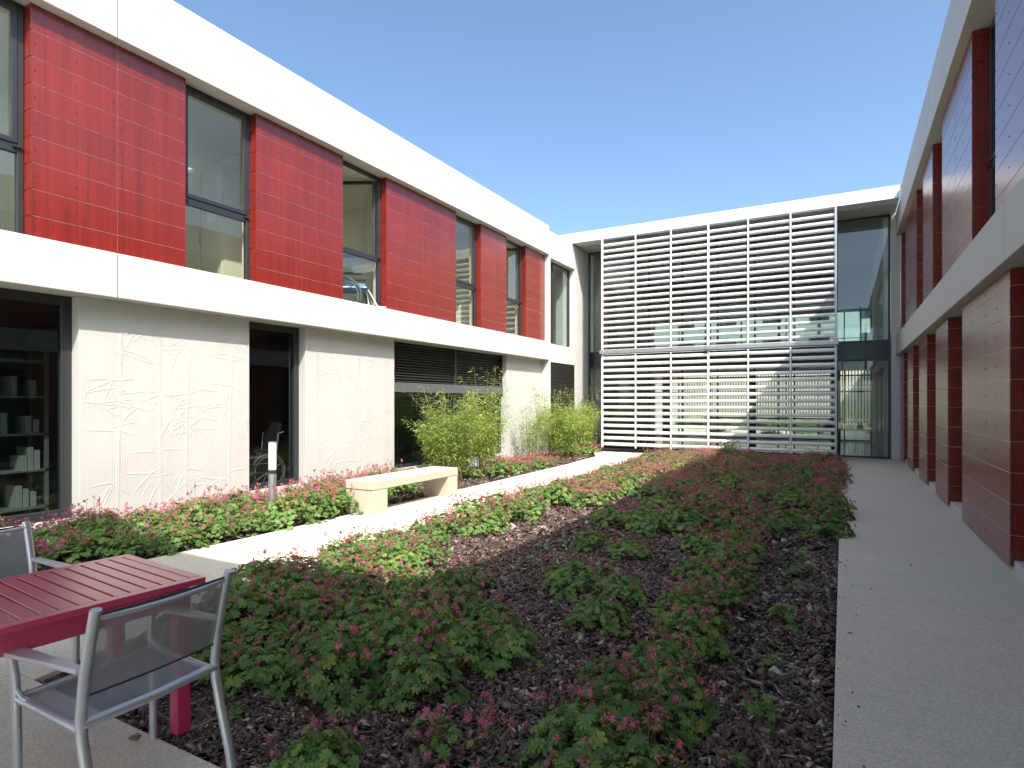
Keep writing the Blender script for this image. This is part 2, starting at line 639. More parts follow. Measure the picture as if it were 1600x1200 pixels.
def bamboo_relief(parent, x, y0, y1, z0, z1, n_stems, n_clus, seed):
    r = random.Random(seed)
    mb = MB()

    def clampy(y, z):
        return min(max(y, y0 + .01), y1 - .01), min(max(z, z0), z1 - .02)

    def leaf(y, z, ang, L):
        d = (math.cos(ang), math.sin(ang))
        nrm = (-d[1], d[0])
        wv = L * 0.085
        pts = []
        bend = -0.10 * L
        for k, (s, ww) in enumerate(((0, 0.15), (0.25, 0.9), (0.55, 1.0), (0.85, 0.5), (1, 0.03))):
            cy, cz = y + d[0] * s * L, z + d[1] * s * L + bend * s * s
            for q in (-1, 0, 1):
                yy, zz = clampy(cy + nrm[0] * wv * ww * q, cz + nrm[1] * wv * ww * q)
                pts.append((x + (0.0027 if q == 0 else -0.001), yy, zz))
        n = len(mb.v)
        mb.v += pts
        for k in range(4):
            for q in range(2):
                i = n + k * 3 + q
                mb.f.append((i, i + 1, i + 4, i + 3))

    W = y1 - y0
    for i in range(n_stems):
        y = y0 + W * (i + 0.5 + r.uniform(-.3, .3)) / n_stems
        lean = r.uniform(-.03, .03)
        zz = z0 + 0.05
        top = z1 - r.uniform(0.0, 0.5)
        wd = r.uniform(0.022, 0.038)
        while zz < top:
            L = r.uniform(0.26, 0.38)
            ze = min(zz + L, top)
            n = len(mb.v)
            for (z_, f) in ((zz, 1.15), (zz + 0.02, 0.95), (ze - 0.02, 0.9), (ze - .004, 1.1)):
                yc = y + lean * (z_ - z0)
                for q, dx in ((-1, -.001), (-.6, .0022), (.6, .0022), (1, -.001)):
                    yy, z2 = clampy(yc + q * wd * f, z_)
                    mb.v.append((x + dx, yy, z2))
            for k in range(3):
                for q in range(3):
                    i0 = n + k * 4 + q
                    mb.f.append((i0, i0 + 1, i0 + 5, i0 + 4))
            zz = ze
    for i in range(n_clus):
        cy, cz = r.uniform(y0 + .1, y1 - .1), r.uniform(z0 + 0.15, z1 - 0.1)
        for k in range(r.randint(3, 7)):
            a = r.choice((R(-25), R(205))) + r.uniform(-.75, .75)
            leaf(cy + r.uniform(-.06, .06), cz + r.uniform(-.06, .06), a, r.uniform(0.16, 0.36))
    return mb.build("bamboo_relief", M['relief'], parent)


# ------------------------------------------------------------------ left wing
LW = thing("building_wing", "two-storey white concrete wing on the left with sunlit red upper cladding and bamboo relief walls", "building", (-8, 8, 0))
LW.location = (0, 0, 0)
XB = -7.80
jl = [-4, 0.95, 4.05, 7.0, 10.2, 13.3, 16.352]
band(LW, 1, XB, -8.45, jl, ZB, ZT)
band(LW, 1, XB, -8.6, jl, 6.08, 6.95, "parapet_panel")
MB().box(-14, -12.0, -4, 27.9, 6.1, 6.9).build("roof", M['white'], LW)
MB().box(-10.9, -8.62, -4, 27.9, 6.1, 6.9).build("roof", M['white'], LW)  # gap beside the other roof strip is an added skylight brightening the rooms
# upper cladding bays
UF = -7.945
ubays = [(-1.0, 0.9, [0.0]), (3.2, 5.0, [4.12]), (6.13, 7.96, [7.04]), (9.14, 11.59, [10.37]), (12.69, 13.98, []), (15.10, 16.352, [])]
for a, b, j in ubays:
    boards(LW, 1, UF, a, b, ZT - .03, 6.078, j, 0.24)
uw = [(1.95, 3.2, False), (5.0, 6.13, False), (7.96, 9.14, True), (11.59, 12.69, False), (13.98, 15.10, True)]
for a, b, op in uw:
    window(LW, 1, -8.12, a + .004, b - .004, ZT + .004, 6.075, 4.44, (), 'glass', 0.06, True, op)
window(LW, 1, -8.12, 0.9, 1.94, ZT + .004, 6.075, 4.44)
# far end bay of the wing, flush with the bands
MB().box(-8.45, XB, 16.356, 16.46, 0, 6.0).build("wall", M['white'], LW, bevel=0.006)
MB().box(-8.2, XB, 16.464, 18.33, 2.82, 3.385).build("wall", M['white'], LW, bevel=0.006)
MB().box(-8.5, XB, 18.334, 19.55, 0, 6.81).build("wall", M['white'], LW, bevel=0.006)
MB().box(-8.6, XB, 16.358, 18.332, 6.003, 6.815).build("parapet_panel", M['white'], LW, bevel=0.006)
MB().box(-8.2, XB, 16.464, 18.33, 0, 0.3).build("plinth", M['white'], LW)
window(LW, 1, -8.02, 16.466, 18.328, 3.39, 6.0, None, (17.0,), 'glass', 0.05)
vb = MB()
for k in range(42):
    z = 0.32 + k * 0.0595
    vb.prism([(-7.86, z), (-7.812, z - .018), (-7.812, z + .004), (-7.86, z + .026)], lambda a, b, k2: (a, 16.5 if k2 == 0 else 18.3, b))
vb.box(-7.87, -7.806, 16.466, 16.5, 0.302, 2.818)
vb.box(-7.87, -7.806, 18.3, 18.328, 0.302, 2.818)
vb.box(-7.90, -7.872, 16.466, 18.328, 0.302, 2.818)
vb.build("louvre_grille", M['dark_louvre'], LW)
# ground floor walls with relief
XW = -8.06
walls = [(-2.0, 0.6), (3.74, 6.10), (7.21, 9.52), (14.2, 16.352)]
for i, (a, b) in enumerate(walls):
    wl = MB().box(-8.42, XW, a, b, -0.1, ZB - 0.002).build("relief_wall", M['relief'], LW, bevel=0.005)
    if i in (1, 2):
        bamboo_relief(wl, XW, a + .05, b - .03, 0.1, ZB - .08, 4 if i < 3 else 2, 40 if i < 3 else 14, 5 + i)
# ground floor sill strip and openings
for a, b in ((0.6, 3.74), (6.10, 7.21), (9.52, 14.2)):
    MB().box(-8.45, -8.2, a + .002, b - .002, -0.1, 0.19).build("sill", M['white'], LW, bevel=0.004)
window(LW, 1, -8.27, 0.604, 3.736, 0.194, ZB - .006, None, (2.05,), 'glass_dark', 0.11, dp=0.10)
window(LW, 1, -8.27, 6.104, 7.206, 0.194, ZB - .006, None, (), 'glass_dark', 0.10, dp=0.10)
window(LW, 1, -8.27, 9.524, 14.196, 0.194, 1.80, None, (10.75, 11.95, 13.1), 'glass_dark', 0.07)
MB().box(-8.36, -8.17, 9.526, 14.194, 1.806, 2.01).build("blind_box", M['blind_box'], LW, bevel=0.006)
gl = MB()
for k in range(14):
    z = 2.03 + k * 0.0595
    gl.prism([(-8.30, z + .035), (-8.215, z), (-8.215, z + .012), (-8.30, z + .047)], lambda a, b, k2: (a, 9.56 if k2 == 0 else 14.16, b))
for y in (9.543, 11.93, 14.178):
    gl.box(-8.32, -8.19, y - .03 if 9.6 < y < 14 else y - .015, y + .03 if 9.6 < y < 14 else y + .015, 2.014, ZB - .006)
gl.box(-8.36, -8.33, 9.526, 14.194, 2.014, ZB - .006)
gl.build("louvre_grille", M['dark_louvre'], LW)
bl = MB()
for k in range(34):
    z = 0.30 + k * 0.044
    bl.prism([(-8.40, z), (-8.365, z + .012), (-8.365, z + .014), (-8.40, z + .002)], lambda a, b, k2: (a, 9.62 if k2 == 0 else 10.70, b))
bl.build("venetian_blind", M['blind_box'], LW)
# rooms behind the windows; lit ones have added, unseen daylight openings
def room(parent, x0, x1, y0, y1, z0, z1, m, mf, name="room", lit=False):
    q = MB()
    if lit:
        q.quad((x0, y0, 4.45), (x0, y1, 4.45), (x0, y1, z1), (x0, y0, z1))
    else:
        q.quad((x0, y0, z0), (x0, y1, z0), (x0, y1, z1), (x0, y0, z1))
    q.quad((x0, y0, z0), (x1, y0, z0), (x1, y0, z1), (x0, y0, z1))
    q.quad((x0, y1, z0), (x1, y1, z0), (x1, y1, z1), (x0, y1, z1))
    if lit:
        q.quad((x0, y0, z1), (-12.0, y0, z1), (-12.0, y1, z1), (x0, y1, z1))
        q.quad((-10.9, y0, z1), (x1, y0, z1), (x1, y1, z1), (-10.9, y1, z1))
    else:
        q.quad((x0, y0, z1), (x1, y0, z1), (x1, y1, z1), (x0, y1, z1))
    o = q.build(name, M[m], parent)
    MB().quad((x0, y0, z0), (x1, y0, z0), (x1, y1, z0), (x0, y1, z0)).build("room_floor", M[mf], o)


for a, b in ((1.0, 3.9), (3.92, 7.0), (7.02, 10.3), (10.32, 13.3), (13.32, 16.3), (16.4, 19.5)):
    room(LW, -12.5, -8.16, a, b, 3.30, 6.074, 'room', 'room_floor', lit=True)
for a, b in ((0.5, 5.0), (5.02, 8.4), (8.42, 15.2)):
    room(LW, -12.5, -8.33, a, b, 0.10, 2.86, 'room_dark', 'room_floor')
MB().box(-13, -12.75, -4, 27.9, 0, 3.45).build("wall", M['white'], LW)
MB().box(-13, -12.75, -4, 27.9, 4.45, 6.1).build("wall", M['white'], LW)  # gap above the lower wall added to let sky light into the rooms

# ------------------------------------------------------------------ right wing
RW = thing("building_wing", "two-storey white concrete wing on the right in shade with glossy red cladding piers", "building")
XR = 1.28
RS, RT = 6.18, 7.06
jr = [-4, 2.0, 6.9, 11.5, 15.2, 18.09]
band(RW, -1, XR, 1.95, jr, ZB, ZT)
band(RW, -1, XR, 2.2, jr, RS, RT, "parapet_panel")
MB().box(XR, 1.95, 18.1, 19.5, ZB, ZT).build("fascia_panel", M['white'], RW, bevel=0.006)
MB().box(XR, 2.2, 18.102, 19.5, RS, 6.81).build("parapet_panel", M['white'], RW, bevel=0.006)
MB().box(2.21, 8.0, -4, 27.9, 6.3, 7.0).build("roof", M['white'], RW)
RF = 1.39
for a, b, j in [(7.256, 9.85, [8.35]), (11.09, 12.44, []), (13.65, 15.0, []), (16.24, 17.5, []), (18.62, 19.5, [])] + [(4.0, 5.9, [5.0]), (0.5, 2.6, [1.5])]:
    boards(RW, -1, RF, a, b, 0.035, ZB - .012, j, 0.26)
for a, b, j in [(5.6, 7.88, [6.7]), (9.17, 11.69, [10.4]), (12.86, 14.3, []), (15.49, 18.04, [16.8]), (19.2, 19.5, [])] + [(2.2, 4.4, [3.3])]:
    boards(RW, -1, RF, a, b, ZT - .03, RS - .012, j, 0.26)
for a, b in [(5.9, 7.256), (9.85, 11.09), (12.44, 13.65), (15.0, 16.24), (17.5, 18.62), (2.6, 4.0)]:
    window(RW, -1, 1.60, a + .004, b - .004, 0.10, ZB - .015, None, (), 'glass_dark', 0.06)
    MB().box(1.42, 1.70, a + .003, b - .003, -0.1, 0.096).build("sill", M['white'], RW, bevel=0.004)
for a, b in [(4.4, 5.6), (7.88, 9.17), (11.69, 12.86), (14.3, 15.49), (18.04, 19.2)]:
    window(RW, -1, 1.60, a + .004, b - .004, ZT + .004, RS - .015, 4.44, (), 'glass_dark', 0.06)
MB().box(1.422, 1.43, 1.67, 19.5, -0.1, 0.02).build("plinth", M['white'], RW)
MB().box(1.17, 1.388, 19.502, 19.72, 0, 6.8).build("wall", M['white'], RW, bevel=0.004)
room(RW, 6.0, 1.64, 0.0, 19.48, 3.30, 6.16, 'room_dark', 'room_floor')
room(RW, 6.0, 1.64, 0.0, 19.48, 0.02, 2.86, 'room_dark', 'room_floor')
MB().box(6.05, 8.0, -4, 27.9, 0, 6.3).build("wall", M['white'], RW)

# ------------------------------------------------------------------ wing behind the viewer (inferred from its shadow; open bridge shape added for light)
NW = thing("unseen_bridge", "unseen white wing at the near end, raised on added columns to let light under", "building")
for z0, z1, nm in ((ZB, ZT, "fascia_panel"), (6.1, 7.0, "parapet_panel")):
    xs = [-3.7, -1.2, 1.27]
    for a, b in zip(xs[:-1], xs[1:]):
        MB().box(a + .006, b - .006, -0.5, -0.16, z0, z1).build(nm, M['white'], NW, bevel=0.006)
        MB().box(a + .006, b - .006, -2.6, -2.3, z0, z1).build(nm, M['white'], NW, bevel=0.006)
MB().box(-3.7, 1.27, -2.29, -0.51, 6.2, 6.95).build("roof", M['white'], NW)
MB().box(-3.7, 1.27, -2.29, -0.51, ZB + .01, 3.3).build("floor_slab", M['white'], NW)
for y in (-.33, -2.43):
    fr = MB()
    for k in range(5):
        x = -3.66 + k * 1.21
        fr.box(x - .03, x + .03, y - .04, y + .04, ZT + .002, 6.098)
    f = fr.build("window", M['frame'], NW)
    for k in range(4):
        x = -3.66 + k * 1.21
        MB().quad((x + .03, y, ZT), (x + 1.18, y, ZT), (x + 1.18, y, 6.1), (x + .03, y, 6.1)).build("pane", M['glass'], f)
for x in (-3.3, 0.9):
    MB().tube([(x, -1.4, -.1), (x, -1.4, ZB)], .16, 20).build("column", M['white'], NW, smooth=True)  # columns made up to leave the ground floor open to light

# ------------------------------------------------------------------ glazed link at the far end
LK = thing("link_building", "glazed two-storey link closing the courtyard with white horizontal sun louvres", "building")
YG = 19.60
xs = [-9.2, -6.76, -3.453, -0.10, 1.272]
for a, b in zip(xs[:-1], xs[1:]):
    MB().box(a + .005, b - .005, 18.10, 18.6, 6.82, 7.15).build("roof_fascia", M['white_paint'], LK, bevel=0.005)
MB().box(-9.2, 1.272, 18.605, 28.1, 6.90, 7.12).build("roof", M['white'], LK)
MB().box(-7.795, 1.272, 18.602, 19.66, 6.825, 6.895).build("soffit", M['white'], LK)
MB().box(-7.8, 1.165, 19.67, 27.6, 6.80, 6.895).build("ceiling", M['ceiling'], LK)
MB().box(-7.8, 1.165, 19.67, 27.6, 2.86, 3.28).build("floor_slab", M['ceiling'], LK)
posts = [-6.75 + 1.0975 * k for k in range(7)]
mx = [-7.79, -7.3] + posts[1:] + [1.13]


def curtain(y, mx, name, z_spans, glass, trans):
    fr = MB()
    for i, x in enumerate(mx):
        wd = 0.045 if 0 < i < len(mx) - 1 else 0.055
        fr.box(x - wd / 2, x + wd / 2, y - .05, y + .05, 0.02, 6.82)
    for (z0, z1) in z_spans:
        for a, b in zip(mx[:-1], mx[1:]):
            fr.box(a + .03, b - .03, y - .045, y + .045, z0, z0 + .05)
            fr.box(a + .03, b - .03, y - .045, y + .045, z1 - .05, z1)
    for (z, i0, i1) in trans:
        for a, b in list(zip(mx[:-1], mx[1:]))[i0:i1]:
            fr.box(a + .03, b - .03, y - .04, y + .04, z - .03, z + .03)
    f = fr.build(name, M['frame'], LK)
    for (z0, z1) in z_spans:
        for a, b in zip(mx[:-1], mx[1:]):
            MB().quad((a + .02, y, z0 + .04), (b - .02, y, z0 + .04), (b - .02, y, z1 - .04), (a + .02, y, z1 - .04)).build("pane", M[glass], f)
    return f


curtain(YG, mx, "curtain_wall", [(0.02, 2.81), (3.29, 6.82)], 'glass', [])
MB().box(-7.80, 1.165, YG - .03, YG + .03, 2.812, 3.288).build("spandrel", M['spandrel'], LK)
rx = [-7.79, -6.6, -5.2, -4.9, -3.6, -2.4, -2.1, -0.9, 0.05, 0.98]
curtain(27.7, rx, "rear_curtain_wall", [(0.02, 2.70), (3.29, 5.3)], 'glass', [(2.02, 0, 9), (0.9, 2, 8)])
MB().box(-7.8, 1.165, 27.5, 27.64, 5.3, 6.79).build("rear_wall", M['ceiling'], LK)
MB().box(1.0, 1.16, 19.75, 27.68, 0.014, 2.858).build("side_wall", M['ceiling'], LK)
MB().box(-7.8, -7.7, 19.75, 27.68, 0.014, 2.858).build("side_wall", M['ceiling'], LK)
MB().box(1.0, 1.16, 19.75, 27.45, 3.285, 6.79).build("side_wall", M['room'], LK)
MB().box(-7.8, -7.7, 19.75, 27.45, 3.285, 6.79).build("side_wall", M['room'], LK)
for x in (-5.6, -2.7, -0.2):
    MB().tube([(x, 21.6, 0.013), (x, 21.6, 2.858)], 0.14, 14).build("column", M['room_dark'], LK, smooth=True)
# balustrade behind the upper glazing
bal = MB()
bx = [-7.7, -7.2, -6.1, -5.0, -3.9, -2.8, -1.7, -0.6, 0.45, 1.1]
for x in bx:
    bal.box(x - .02, x + .02, 19.90, 19.94, 3.282, 4.36)
bal.tube([(-7.7, 19.92, 4.36), (1.1, 19.92, 4.36)], 0.007, 6)
bal.tube([(-7.7, 19.92, 3.46), (1.1, 19.92, 3.46)], 0.012, 6)
bo = bal.build("balustrade", M['frame'], LK)
for a, b in zip(bx[:-1], bx[1:]):
    MB().quad((a + .02, 19.92, 3.34), (b - .02, 19.92, 3.34), (b - .02, 19.92, 4.35), (a + .02, 19.92, 4.35)).build("balustrade_pane", M['glass_blue'], bo)
# sun louvres: two levels of six bays
def blade_rows(x0, x1, z0, n, pitch, tilt, chord=0.27, th=0.05):
    mb = MB()
    h_, c_ = th / 2, chord / 2
    prof = [(-c_, -h_ * .35), (-c_ + .012, -h_ * .85), (-c_ + .035, -h_), (c_ - .05, -h_ * .8), (c_, -h_ * .2), (c_, h_ * .2), (c_ - .05, h_ * .8),
            (-c_ + .035, h_), (-c_ + .012, h_ * .85), (-c_, h_ * .35)]
    ct, st = math.cos(tilt), math.sin(tilt)
    for i in range(n):
        z = z0 + i * pitch + rng.normal(0, 0.002)
        d = rng.normal(0, 0.006)
        mb.prism(prof, lambda a, b, k2: (x0 if k2 == 0 else x1, 18.29 + a * ct - b * st, z + a * (st + d) + b * ct))
    return mb


for k in range(6):
    a, b = posts[k] + .03, posts[k + 1] - .03
    blade_rows(a, b, 3.40, 18, 0.1905, R(8.5), .36, .09).build("louvre_blades", M['white_paint'], LK, smooth=True)
    blade_rows(a, b, 0.26, 15, 0.1955, R(0.5), .38, .10).build("louvre_blades", M['white_paint'], LK, smooth=True)
for k, x in enumerate(posts):
    w2 = 0.028 if k in (0, 3, 6) else 0.02
    m_ = M['galv'] if k == 6 else M['white_paint']
    MB().box(x - w2, x + w2, 18.085, 18.13, 3.27, 6.815).build("louvre_post", m_, LK)
    MB().box(x - w2, x + w2, 18.085, 18.13, 0.15, 3.10).build("louvre_post", m_, LK)
MB().box(posts[0] - .03, posts[6] + .03, 18.07, 18.13, 3.135, 3.235).build("louvre_rail", M['galv'], LK, bevel=0.01)
MB().box(posts[0], posts[6], 18.09, 18.12, 3.10, 3.118).build("louvre_rail", M['white_paint'], LK)
MB().box(posts[0], posts[6], 18.09, 18.12, 3.25, 3.268).build("louvre_rail", M['white_paint'], LK)
for x in (posts[0], posts[3], posts[6]):
    MB().box(x - .07, x + .07, 18.02, 18.066, 3.13, 3.25).build("bracket", M['galv'], LK, bevel=0.008)
    MB().box(x - .03, x + .03, 18.4, 19.54, 3.15, 3.22).build("bracket", M['galv'], LK)
MB().box(posts[0], posts[6], 18.14, 18.34, 6.79, 6.815).build("louvre_rail", M['galv'], LK)

# ------------------------------------------------------------------ second courtyard beyond the link
FE = thing("slatted_fence", "tall cream fence of upright slats seen through the glazed link", "fence")
for x0 in range(-24, 8, 8):
    fb = MB()
    x = x0
    while x < x0 + 7.99:
        fb.box(x, x + .105, 40.0, 40.05, 0.25, 4.3)
        x += .16
    for z in (0.5, 2.4, 4.1):
        fb.box(x0, x0 + 7.99, 40.052, 40.12, z, z + .1)
    fb.build("slat_panel", M['slat'], FE)
    MB().box(x0 - .005, x0 + .15, 40.122, 40.27, -0.1, 4.3).build("post", M['slat'], FE)
BW = thing("building_wing", "shaded white wing beyond the glazed link along the second courtyard", "building")
MB().box(3.4, 9, 28.2, 60, -0.1, 7.1).build("wall", M['white'], BW)
for z in (3.3, 5.2):
    MB().box(3.36, 3.398, 28.6, 44, z - .6, z + .5).build("window", M['spandrel'], BW)
FW = thing("building_wing", "added pale wing far behind the slatted fence, screening the bright horizon sky", "building")  # added to hide the bright horizon sky and read pale through the glass
MB().box(-40, 3.3, 46, 58, -0.1, 10).build("wall", M['white'], FW)
MB().box(-40, 3.3, 45.9, 45.995, -0.1, 4.3).build("dark_fence_backing", M['spandrel'], FW)  # dark sheet added to keep the gaps between fence slats dark
for x in range(-38, 2, 3):
    for z in (4.6, 7.2):
        MB().box(x, x + 1.2, 45.96, 45.998, z, z + 1.6).build("window", M['spandrel'], FW)
BW2 = thing("building_wing", "low red-clad wing behind the link on the left", "building")
MB().box(-16, -9.3, 30, 39.5, -0.1, 2.9).build("wall", M['white'], BW2)
MB().box(-16, -9.25, 30, 39.5, 2.904, 4.4).build("cladding_panel", M['clad'], BW2)

# ------------------------------------------------------------------ bench
BE = thing("bench", "cream precast concrete bench with two slab legs beside the left path", "bench", (-6.06, 7.45, 0))
MB().box(-.265, .265, -1.06, 1.06, .345, .47).build("seat", M['bench'], BE, bevel=0.008)
for a, b in ((-1.05, -0.75), (0.78, 1.05)):
    MB().box(-.262, .262, a, b, -.02, .338).build("leg", M['bench'], BE, bevel=0.006)

# ------------------------------------------------------------------ bollard light
BO = thing("bollard_light", "cylindrical bollard light with opal white diffuser on a galvanised post", "light", (-6.95, 5.63, 0))
MB().tube([(0, 0, -.1), (0, 0, .60)], .052, 28).build("post", M['galv'], BO, smooth=True)
MB().tube([(0, 0, .602), (0, 0, .655)], .049, 28).build("collar", M['frame'], BO, smooth=True)
MB().tube([(0, 0, .657), (0, 0, 1.03)], .052, 28).build("diffuser", M['opal'], BO, smooth=True)
MB().tube([(0, 0, 1.031), (0, 0, 1.045)], .054, 28).build("cap", M['galv'], BO, smooth=True)

# ------------------------------------------------------------------ table
TB = thing("table", "raspberry pink metal garden table with slotted top", "table", (-3.17, 1.335, 0), R(-4.5))
tx, ty = 0.40, 0.52
top = MB()
ns = 14
pw = (2 * ty - 0.10) / ns
yy = -ty + 0.05
for k in range(ns):
    top.box(-tx + .05, tx - .05, yy + .005, yy + pw - .005, .722, .742)
    yy += pw
top.box(-tx, -tx + .0492, -ty, ty, .712, .742)
top.box(tx - .0492, tx, -ty, ty, .712, .742)
top.box(-tx + .05, tx - .05, -ty, -ty + .0495, .712, .742)
top.box(-tx + .05, tx - .05, ty - .0495, ty, .712, .742)
top.build("tabletop", M['pink'], TB, bevel=0.002, seg=1)
for s in (-1, 1):
    MB().box(s * (tx - .055) - .012, s * (tx - .055) + .012, -ty + .1, ty - .1, .615, .711).build("apron", M['pink'], TB, bevel=0.002)
    MB().box(-tx + .1, tx - .1, s * (ty - .055) - .012, s * (ty - .055) + .012, .615, .711).build("apron", M['pink'], TB, bevel=0.002)
    for s2 in (-1, 1):
        cx, cy = s * (tx - .065), s2 * (ty - .09)
        lg = MB().box(cx - .035, cx + .035, cy - .035, cy + .035, 0.006, .70)
        lg.build("leg", M['pink'], TB, bevel=0.008)
        gus = [(0, 0), (.055, 0)] + [(.055 - .055 * math.sin(t), -.055 + .055 * math.cos(t)) for t in (R(22), R(45), R(68))] + [(0, -.055)]
        MB().prism(gus, lambda a, b, k: (cx - .02 + .04 * k, cy - s2 * (.035 + a), .616 + b)).build("gusset", M['pink'], TB)


# ------------------------------------------------------------------ chairs (built facing -x, the back on the +x side)
def make_chair(label, loc, rz):
    c = thing("chair", label, "chair", loc, rz, "aluminium garden chairs at the pink table")
    hw = 0.272
    for s in (-1, 1):
        y = s * hw
        MB().tube([(.305, y, 0.0), (.285, y, .09), (.235, y, .25), (.20, y, .38), (.195, y, .46), (.215, y, .60), (.25, y, .74), (.285, y, .862)],
                  .0165, 12, 1.25, (0, 1, 0)).build("back_post", M['alu'], c, smooth=True)
        MB().box(.298, .322, y - .017, y + .017, 0.0, .006).build("foot", M['black_plastic'], c)
        fl = MB().tube([(-.235, y, 0.0), (-.238, y, .2), (-.245, y, .43), (-.255, y, .52), (-.262, y + s * .012, .615)], .0165, 12, 1.0, (0, 1, 0))
        fl.build("front_leg", M['alu'], c, smooth=True)
        MB().tube([(-.235, y, .435), (0, y, .422), (.19, y, .41)], .0155, 10).build("side_rail", M['alu'], c, smooth=True)
        MB().tube([(-.245, y, .475), (-.20, y, .445), (-.16, y, .44)], .010, 8).build("brace", M['alu'], c, smooth=True)
        MB().prism([(-.31, -.03), (-.29, -.036), (.215, -.018), (.215, .018), (-.29, .036), (-.31, .03)],
                   lambda a, b, k: (a, y + s * .012 + b, (.612 if a < 0 else .628) + .018 * k)).build("armrest", M['alu'], c, bevel=0.004)
    MB().tube([(.197, -hw, .43), (.205, 0, .425), (.197, hw, .43)], .019, 12).build("rear_rail", M['alu'], c, smooth=True)
    MB().tube([(-.243, -hw, .432), (-.243, hw, .432)], .015, 10).build("front_rail", M['alu'], c, smooth=True)
    MB().tube([(.272, -hw, .828), (.292, -hw * .5, .822), (.298, 0, .820), (.292, hw * .5, .822), (.272, hw, .828)], .0115, 10).build("top_rail", M['alu'], c, smooth=True)
    bk = MB()
    rows, cols = 8, 10
    for i in range(rows):
        for j in range(cols):
            def pt(i_, j_):
                f = i_ / rows
                z = .535 + f * .305
                x = .208 + (z - .535) * .235
                yy = -hw + .014 + (2 * hw - .028) * j_ / cols
                return (x + .014 * (1 - (2 * j_ / cols - 1) ** 2), yy, z)
            bk.quad(pt(i, j), pt(i, j + 1), pt(i + 1, j + 1), pt(i + 1, j))
    b_ = bk.build("backrest", M['mesh'], c, smooth=True)
    for z in (.535, .838):
        hem = MB()
        hem.tube([(.208 + (z - .535) * .235 + .014 * (1 - (2 * j / 8 - 1) ** 2), -hw + .014 + (2 * hw - .028) * j / 8, z) for j in range(9)], .0045, 6)
        hem.build("hem", M['cloth'], b_)
    st = MB()
    for i in range(8):
        for j in range(8):
            def pt2(i_, j_):
                x = -.238 + .40 * i_ / 8
                yy = -hw + .014 + (2 * hw - .028) * j_ / 8
                return (x, yy, .432 - .012 * math.sin(math.pi * j_ / 8) - .01 * i_ / 8)
            st.quad(pt2(i, j), pt2(i + 1, j), pt2(i + 1, j + 1), pt2(i, j + 1))
    s_ = st.build("seat", M['mesh'], c, smooth=True)
    return c


make_chair("grey aluminium mesh armchair in front of the table with its back to the planting bed", (-2.615, 1.385, 0), R(3))
make_chair("grey aluminium mesh armchair on the far side of the table beside the hedge", (-4.10, 1.50, 0), R(184))

# drain grate in the corner of the bed
DR = thing("drain_grate", "small slotted metal drain grate set in the mulch under the chair", "drain", (-3.0, 1.90, 0), R(-6))
g = MB()
for k in range(9):
    g.box(-.215 + k * .048, -.192 + k * .048, -.10, .10, -.03, -.012)
g.box(-.26, .22, -.115, -.102, -.03, -.006)
g.box(-.26, .22, .102, .115, -.03, -.006)
g.box(-.26, -.245, -.101, .101, -.03, -.006)
g.box(.205, .22, -.101, .101, -.03, -.006)
g.build("grating", M['drain'], DR)

# ------------------------------------------------------------------ things inside the windows
WD = thing("wardrobe", "pale wooden wardrobe standing inside the upstairs window", "wardrobe", (-9.7, 6.62, 3.30))
MB().box(-.6, .58, -.22, .24, 0, 2.33).build("body", M['ward'], WD, bevel=0.004)
for a, b in ((-.58, -.02), (0.0, .56)):
    MB().box(a, b, -.242, -.222, .06, 2.28).build("door", M['ward'], WD, bevel=0.003)
MB().tube([(.02, -.245, 1.0), (.02, -.275, 1.03), (.02, -.275, 1.2), (.02, -.245, 1.23)], .008, 6).build("handle", M['galv'], WD)
MB().box(.18, .40, -.2445, -.2425, 1.35, 1.66).build("notice", M['opal'], WD)


def wheelchair(label, loc, rz, seatmat, sc=1.0):
    c = thing("wheelchair", label, "wheelchair", loc, rz)
    c.scale = (sc, sc, sc)
    for s in (-1, 1):
        y = s * .29
        w_ = MB()
        w_.tube([(.30 * math.cos(t), y, .305 + .30 * math.sin(t)) for t in np.linspace(0, 2 * math.pi, 33)], .018, 8, 1, (0, 1, 0))
        wo = w_.build("wheel", M['rubber'], c, smooth=True)
        MB().tube([(.255 * math.cos(t), y + s * .03, .305 + .255 * math.sin(t)) for t in np.linspace(0, 2 * math.pi, 29)], .008, 6, 1, (0, 1, 0)).build("push_rim", M['galv'], wo, smooth=True)
        sp = MB()
        for k in range(12):
            t = k * math.pi / 6
            sp.tube([(.02 * math.cos(t), y, .305 + .02 * math.sin(t)), (.285 * math.cos(t), y, .305 + .285 * math.sin(t))], .0025, 4)
        sp.build("spokes", M['galv'], wo)
        MB().tube([(.08 * math.cos(t) - .42, y * .85, .085 + .07 * math.sin(t)) for t in np.linspace(0, 2 * math.pi, 17)], .014, 6, 1, (0, 1, 0)).build("caster", M['rubber'], c, smooth=True)
        fr = MB().tube([(-.42, y * .85, .16), (-.38, y * .88, .45), (.15, y * .88, .45), (.20, y * .88, .95), (.30, y * .88, .98)], .013, 8)
        fr.build("frame", M['galv'], c, smooth=True)
        MB().box(-.30, .12, y * .9 - .03, y * .9 + .03, .66, .70).build("armrest", M['cloth'], c, bevel=0.01)
        MB().tube([(-.40, y * .7, .42), (-.56, y * .7, .14), (-.70, y * .7, .13)], .011, 6).build("footrest", M['galv'], c, smooth=True)
    MB().box(-.36, .14, -.24, .24, .45, .52).build("seat", M[seatmat], c, bevel=0.02)
    MB().prism([(.13, .5), (.19, .5), (.29, 1.12), (.24, 1.14)], lambda a, b, k: (a, -.23 + .46 * k, b)).build("backrest", M[seatmat], c, bevel=0.015)
    return c


